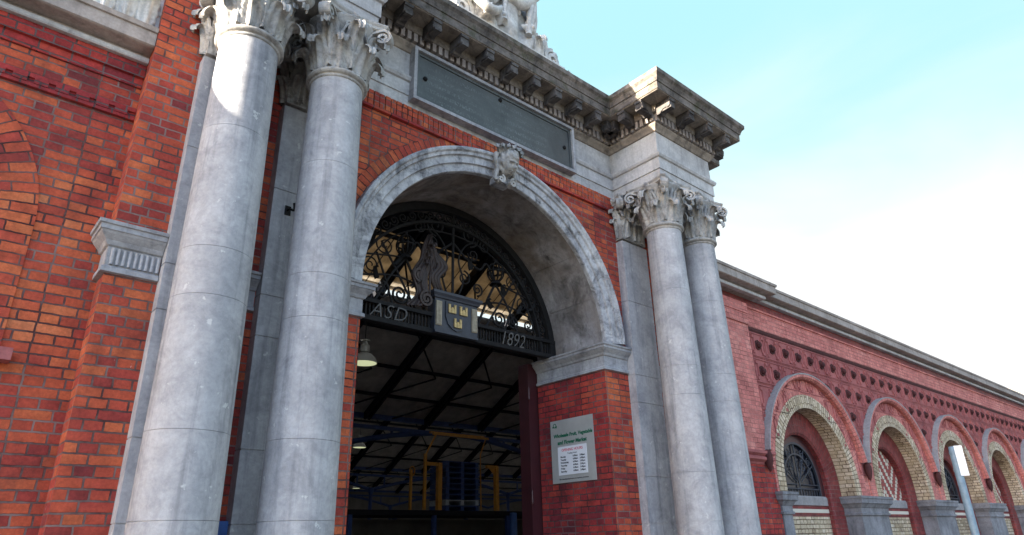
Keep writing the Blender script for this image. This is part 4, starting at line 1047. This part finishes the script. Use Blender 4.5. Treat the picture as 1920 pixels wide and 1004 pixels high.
for z in (1.2,4.6,8.0):
    for y in (-4,-.2,3.6):
        mb=MB(); mb.box(-7.06,-7.01,y,y+1.6,z,z+2.1); w=mb.build('window',M['glass_dark'],fb_)
        mb=MB(); mb.box(-7.10,-7.065,y-.1,y,z-.1,z+2.2); mb.box(-7.10,-7.065,y+1.6,y+1.7,z-.1,z+2.2); mb.box(-7.10,-7.065,y,y+1.6,z+2.1,z+2.2); mb.box(-7.12,-7.065,y,y+1.6,z-.1,z); mb.build('window_frame',M['white'],w)

# ------------------------------------------------------------------ LIGHT, SKY, CAMERA
SUN_EL=math.radians(14); HD=Vector((-.987,.160))
sun=bpy.data.lights.new('sun','SUN'); sun.energy=5.0; sun.angle=math.radians(.5); sun.color=(1,.90,.74)
so=bpy.data.objects.new('sun',sun); C.objects.link(so)
d=Vector((HD.x*math.cos(SUN_EL),HD.y*math.cos(SUN_EL),math.sin(SUN_EL)))
so.rotation_euler=d.to_track_quat('Z','Y').to_euler(); so.location=d*50
w=bpy.data.worlds.new('World'); bpy.context.scene.world=w; w.use_nodes=True; nt=w.node_tree; nt.nodes.clear()
out=nt.nodes.new('ShaderNodeOutputWorld'); bg=nt.nodes.new('ShaderNodeBackground'); nt.links.new(bg.outputs[0],out.inputs[0])
sky=nt.nodes.new('ShaderNodeTexSky'); sky.sky_type='NISHITA'; sky.sun_disc=False; sky.sun_elevation=SUN_EL; sky.sun_rotation=math.atan2(HD.x,HD.y); sky.altitude=20; sky.air_density=1.0; sky.dust_density=1.2; sky.ozone_density=1.0
tc=nt.nodes.new('ShaderNodeTexCoord'); V=tc.outputs['Generated']
sp_=nd(nt,'ShaderNodeSeparateXYZ',i_Vector=V)
mp=nd(nt,'ShaderNodeMapping',i_Vector=V,i_Scale=(1.3,1.3,3.6),i_Location=(.3,.1,.2))
cn=noi(nt,mp.outputs[0],1.6,5,.5,.5)
cz=math_(nt,'ADD',sp_.outputs[2],math_(nt,'MULTIPLY',math_(nt,'SUBTRACT',cn.outputs[0],.5),-.44))
cf=ramp(nt,cz,[(.29,1.0),(.38,.72),(.50,.26),(.66,.02)],'B_SPLINE')
side=ramp(nt,sp_.outputs[0],[(-.15,0.0),(.40,1.0)])   # thin haze and bright low cloud opposite the sun
bank=mix(nt,cf,(.66,1.24,1.40),(1.55,1.55,1.55))
skc=mix(nt,1.0,sky.outputs[0],(.95,.97,1.10),'MULTIPLY')
colr=mix(nt,side,skc,bank)
nt.links.new(colr,bg.inputs[0]); bg.inputs[1].default_value=.12
cam=bpy.data.cameras.new('camera'); co=bpy.data.objects.new('camera',cam); C.objects.link(co)
cam.sensor_width=36; cam.sensor_fit='HORIZONTAL'; cam.lens=1241.23/1920*36; cam.clip_start=.05; cam.clip_end=2000
R=Matrix(((0.7519,-0.236,-0.6156),(-0.6589,-0.3033,-0.6884),(-0.0242,0.9232,-0.3835)))
m4=R.to_4x4(); m4.translation=Vector((-5.1362,-6.0,1.6)); co.matrix_world=m4
s=bpy.context.scene; s.camera=co
s.view_settings.view_transform='Standard'; s.view_settings.look='None'; s.view_settings.exposure=2.66; s.view_settings.gamma=1
s.cycles.max_bounces=6; s.cycles.diffuse_bounces=4; s.cycles.use_denoising=True; s.cycles.sample_clamp_indirect=6
s.cycles.caustics_reflective=False; s.cycles.caustics_refractive=False
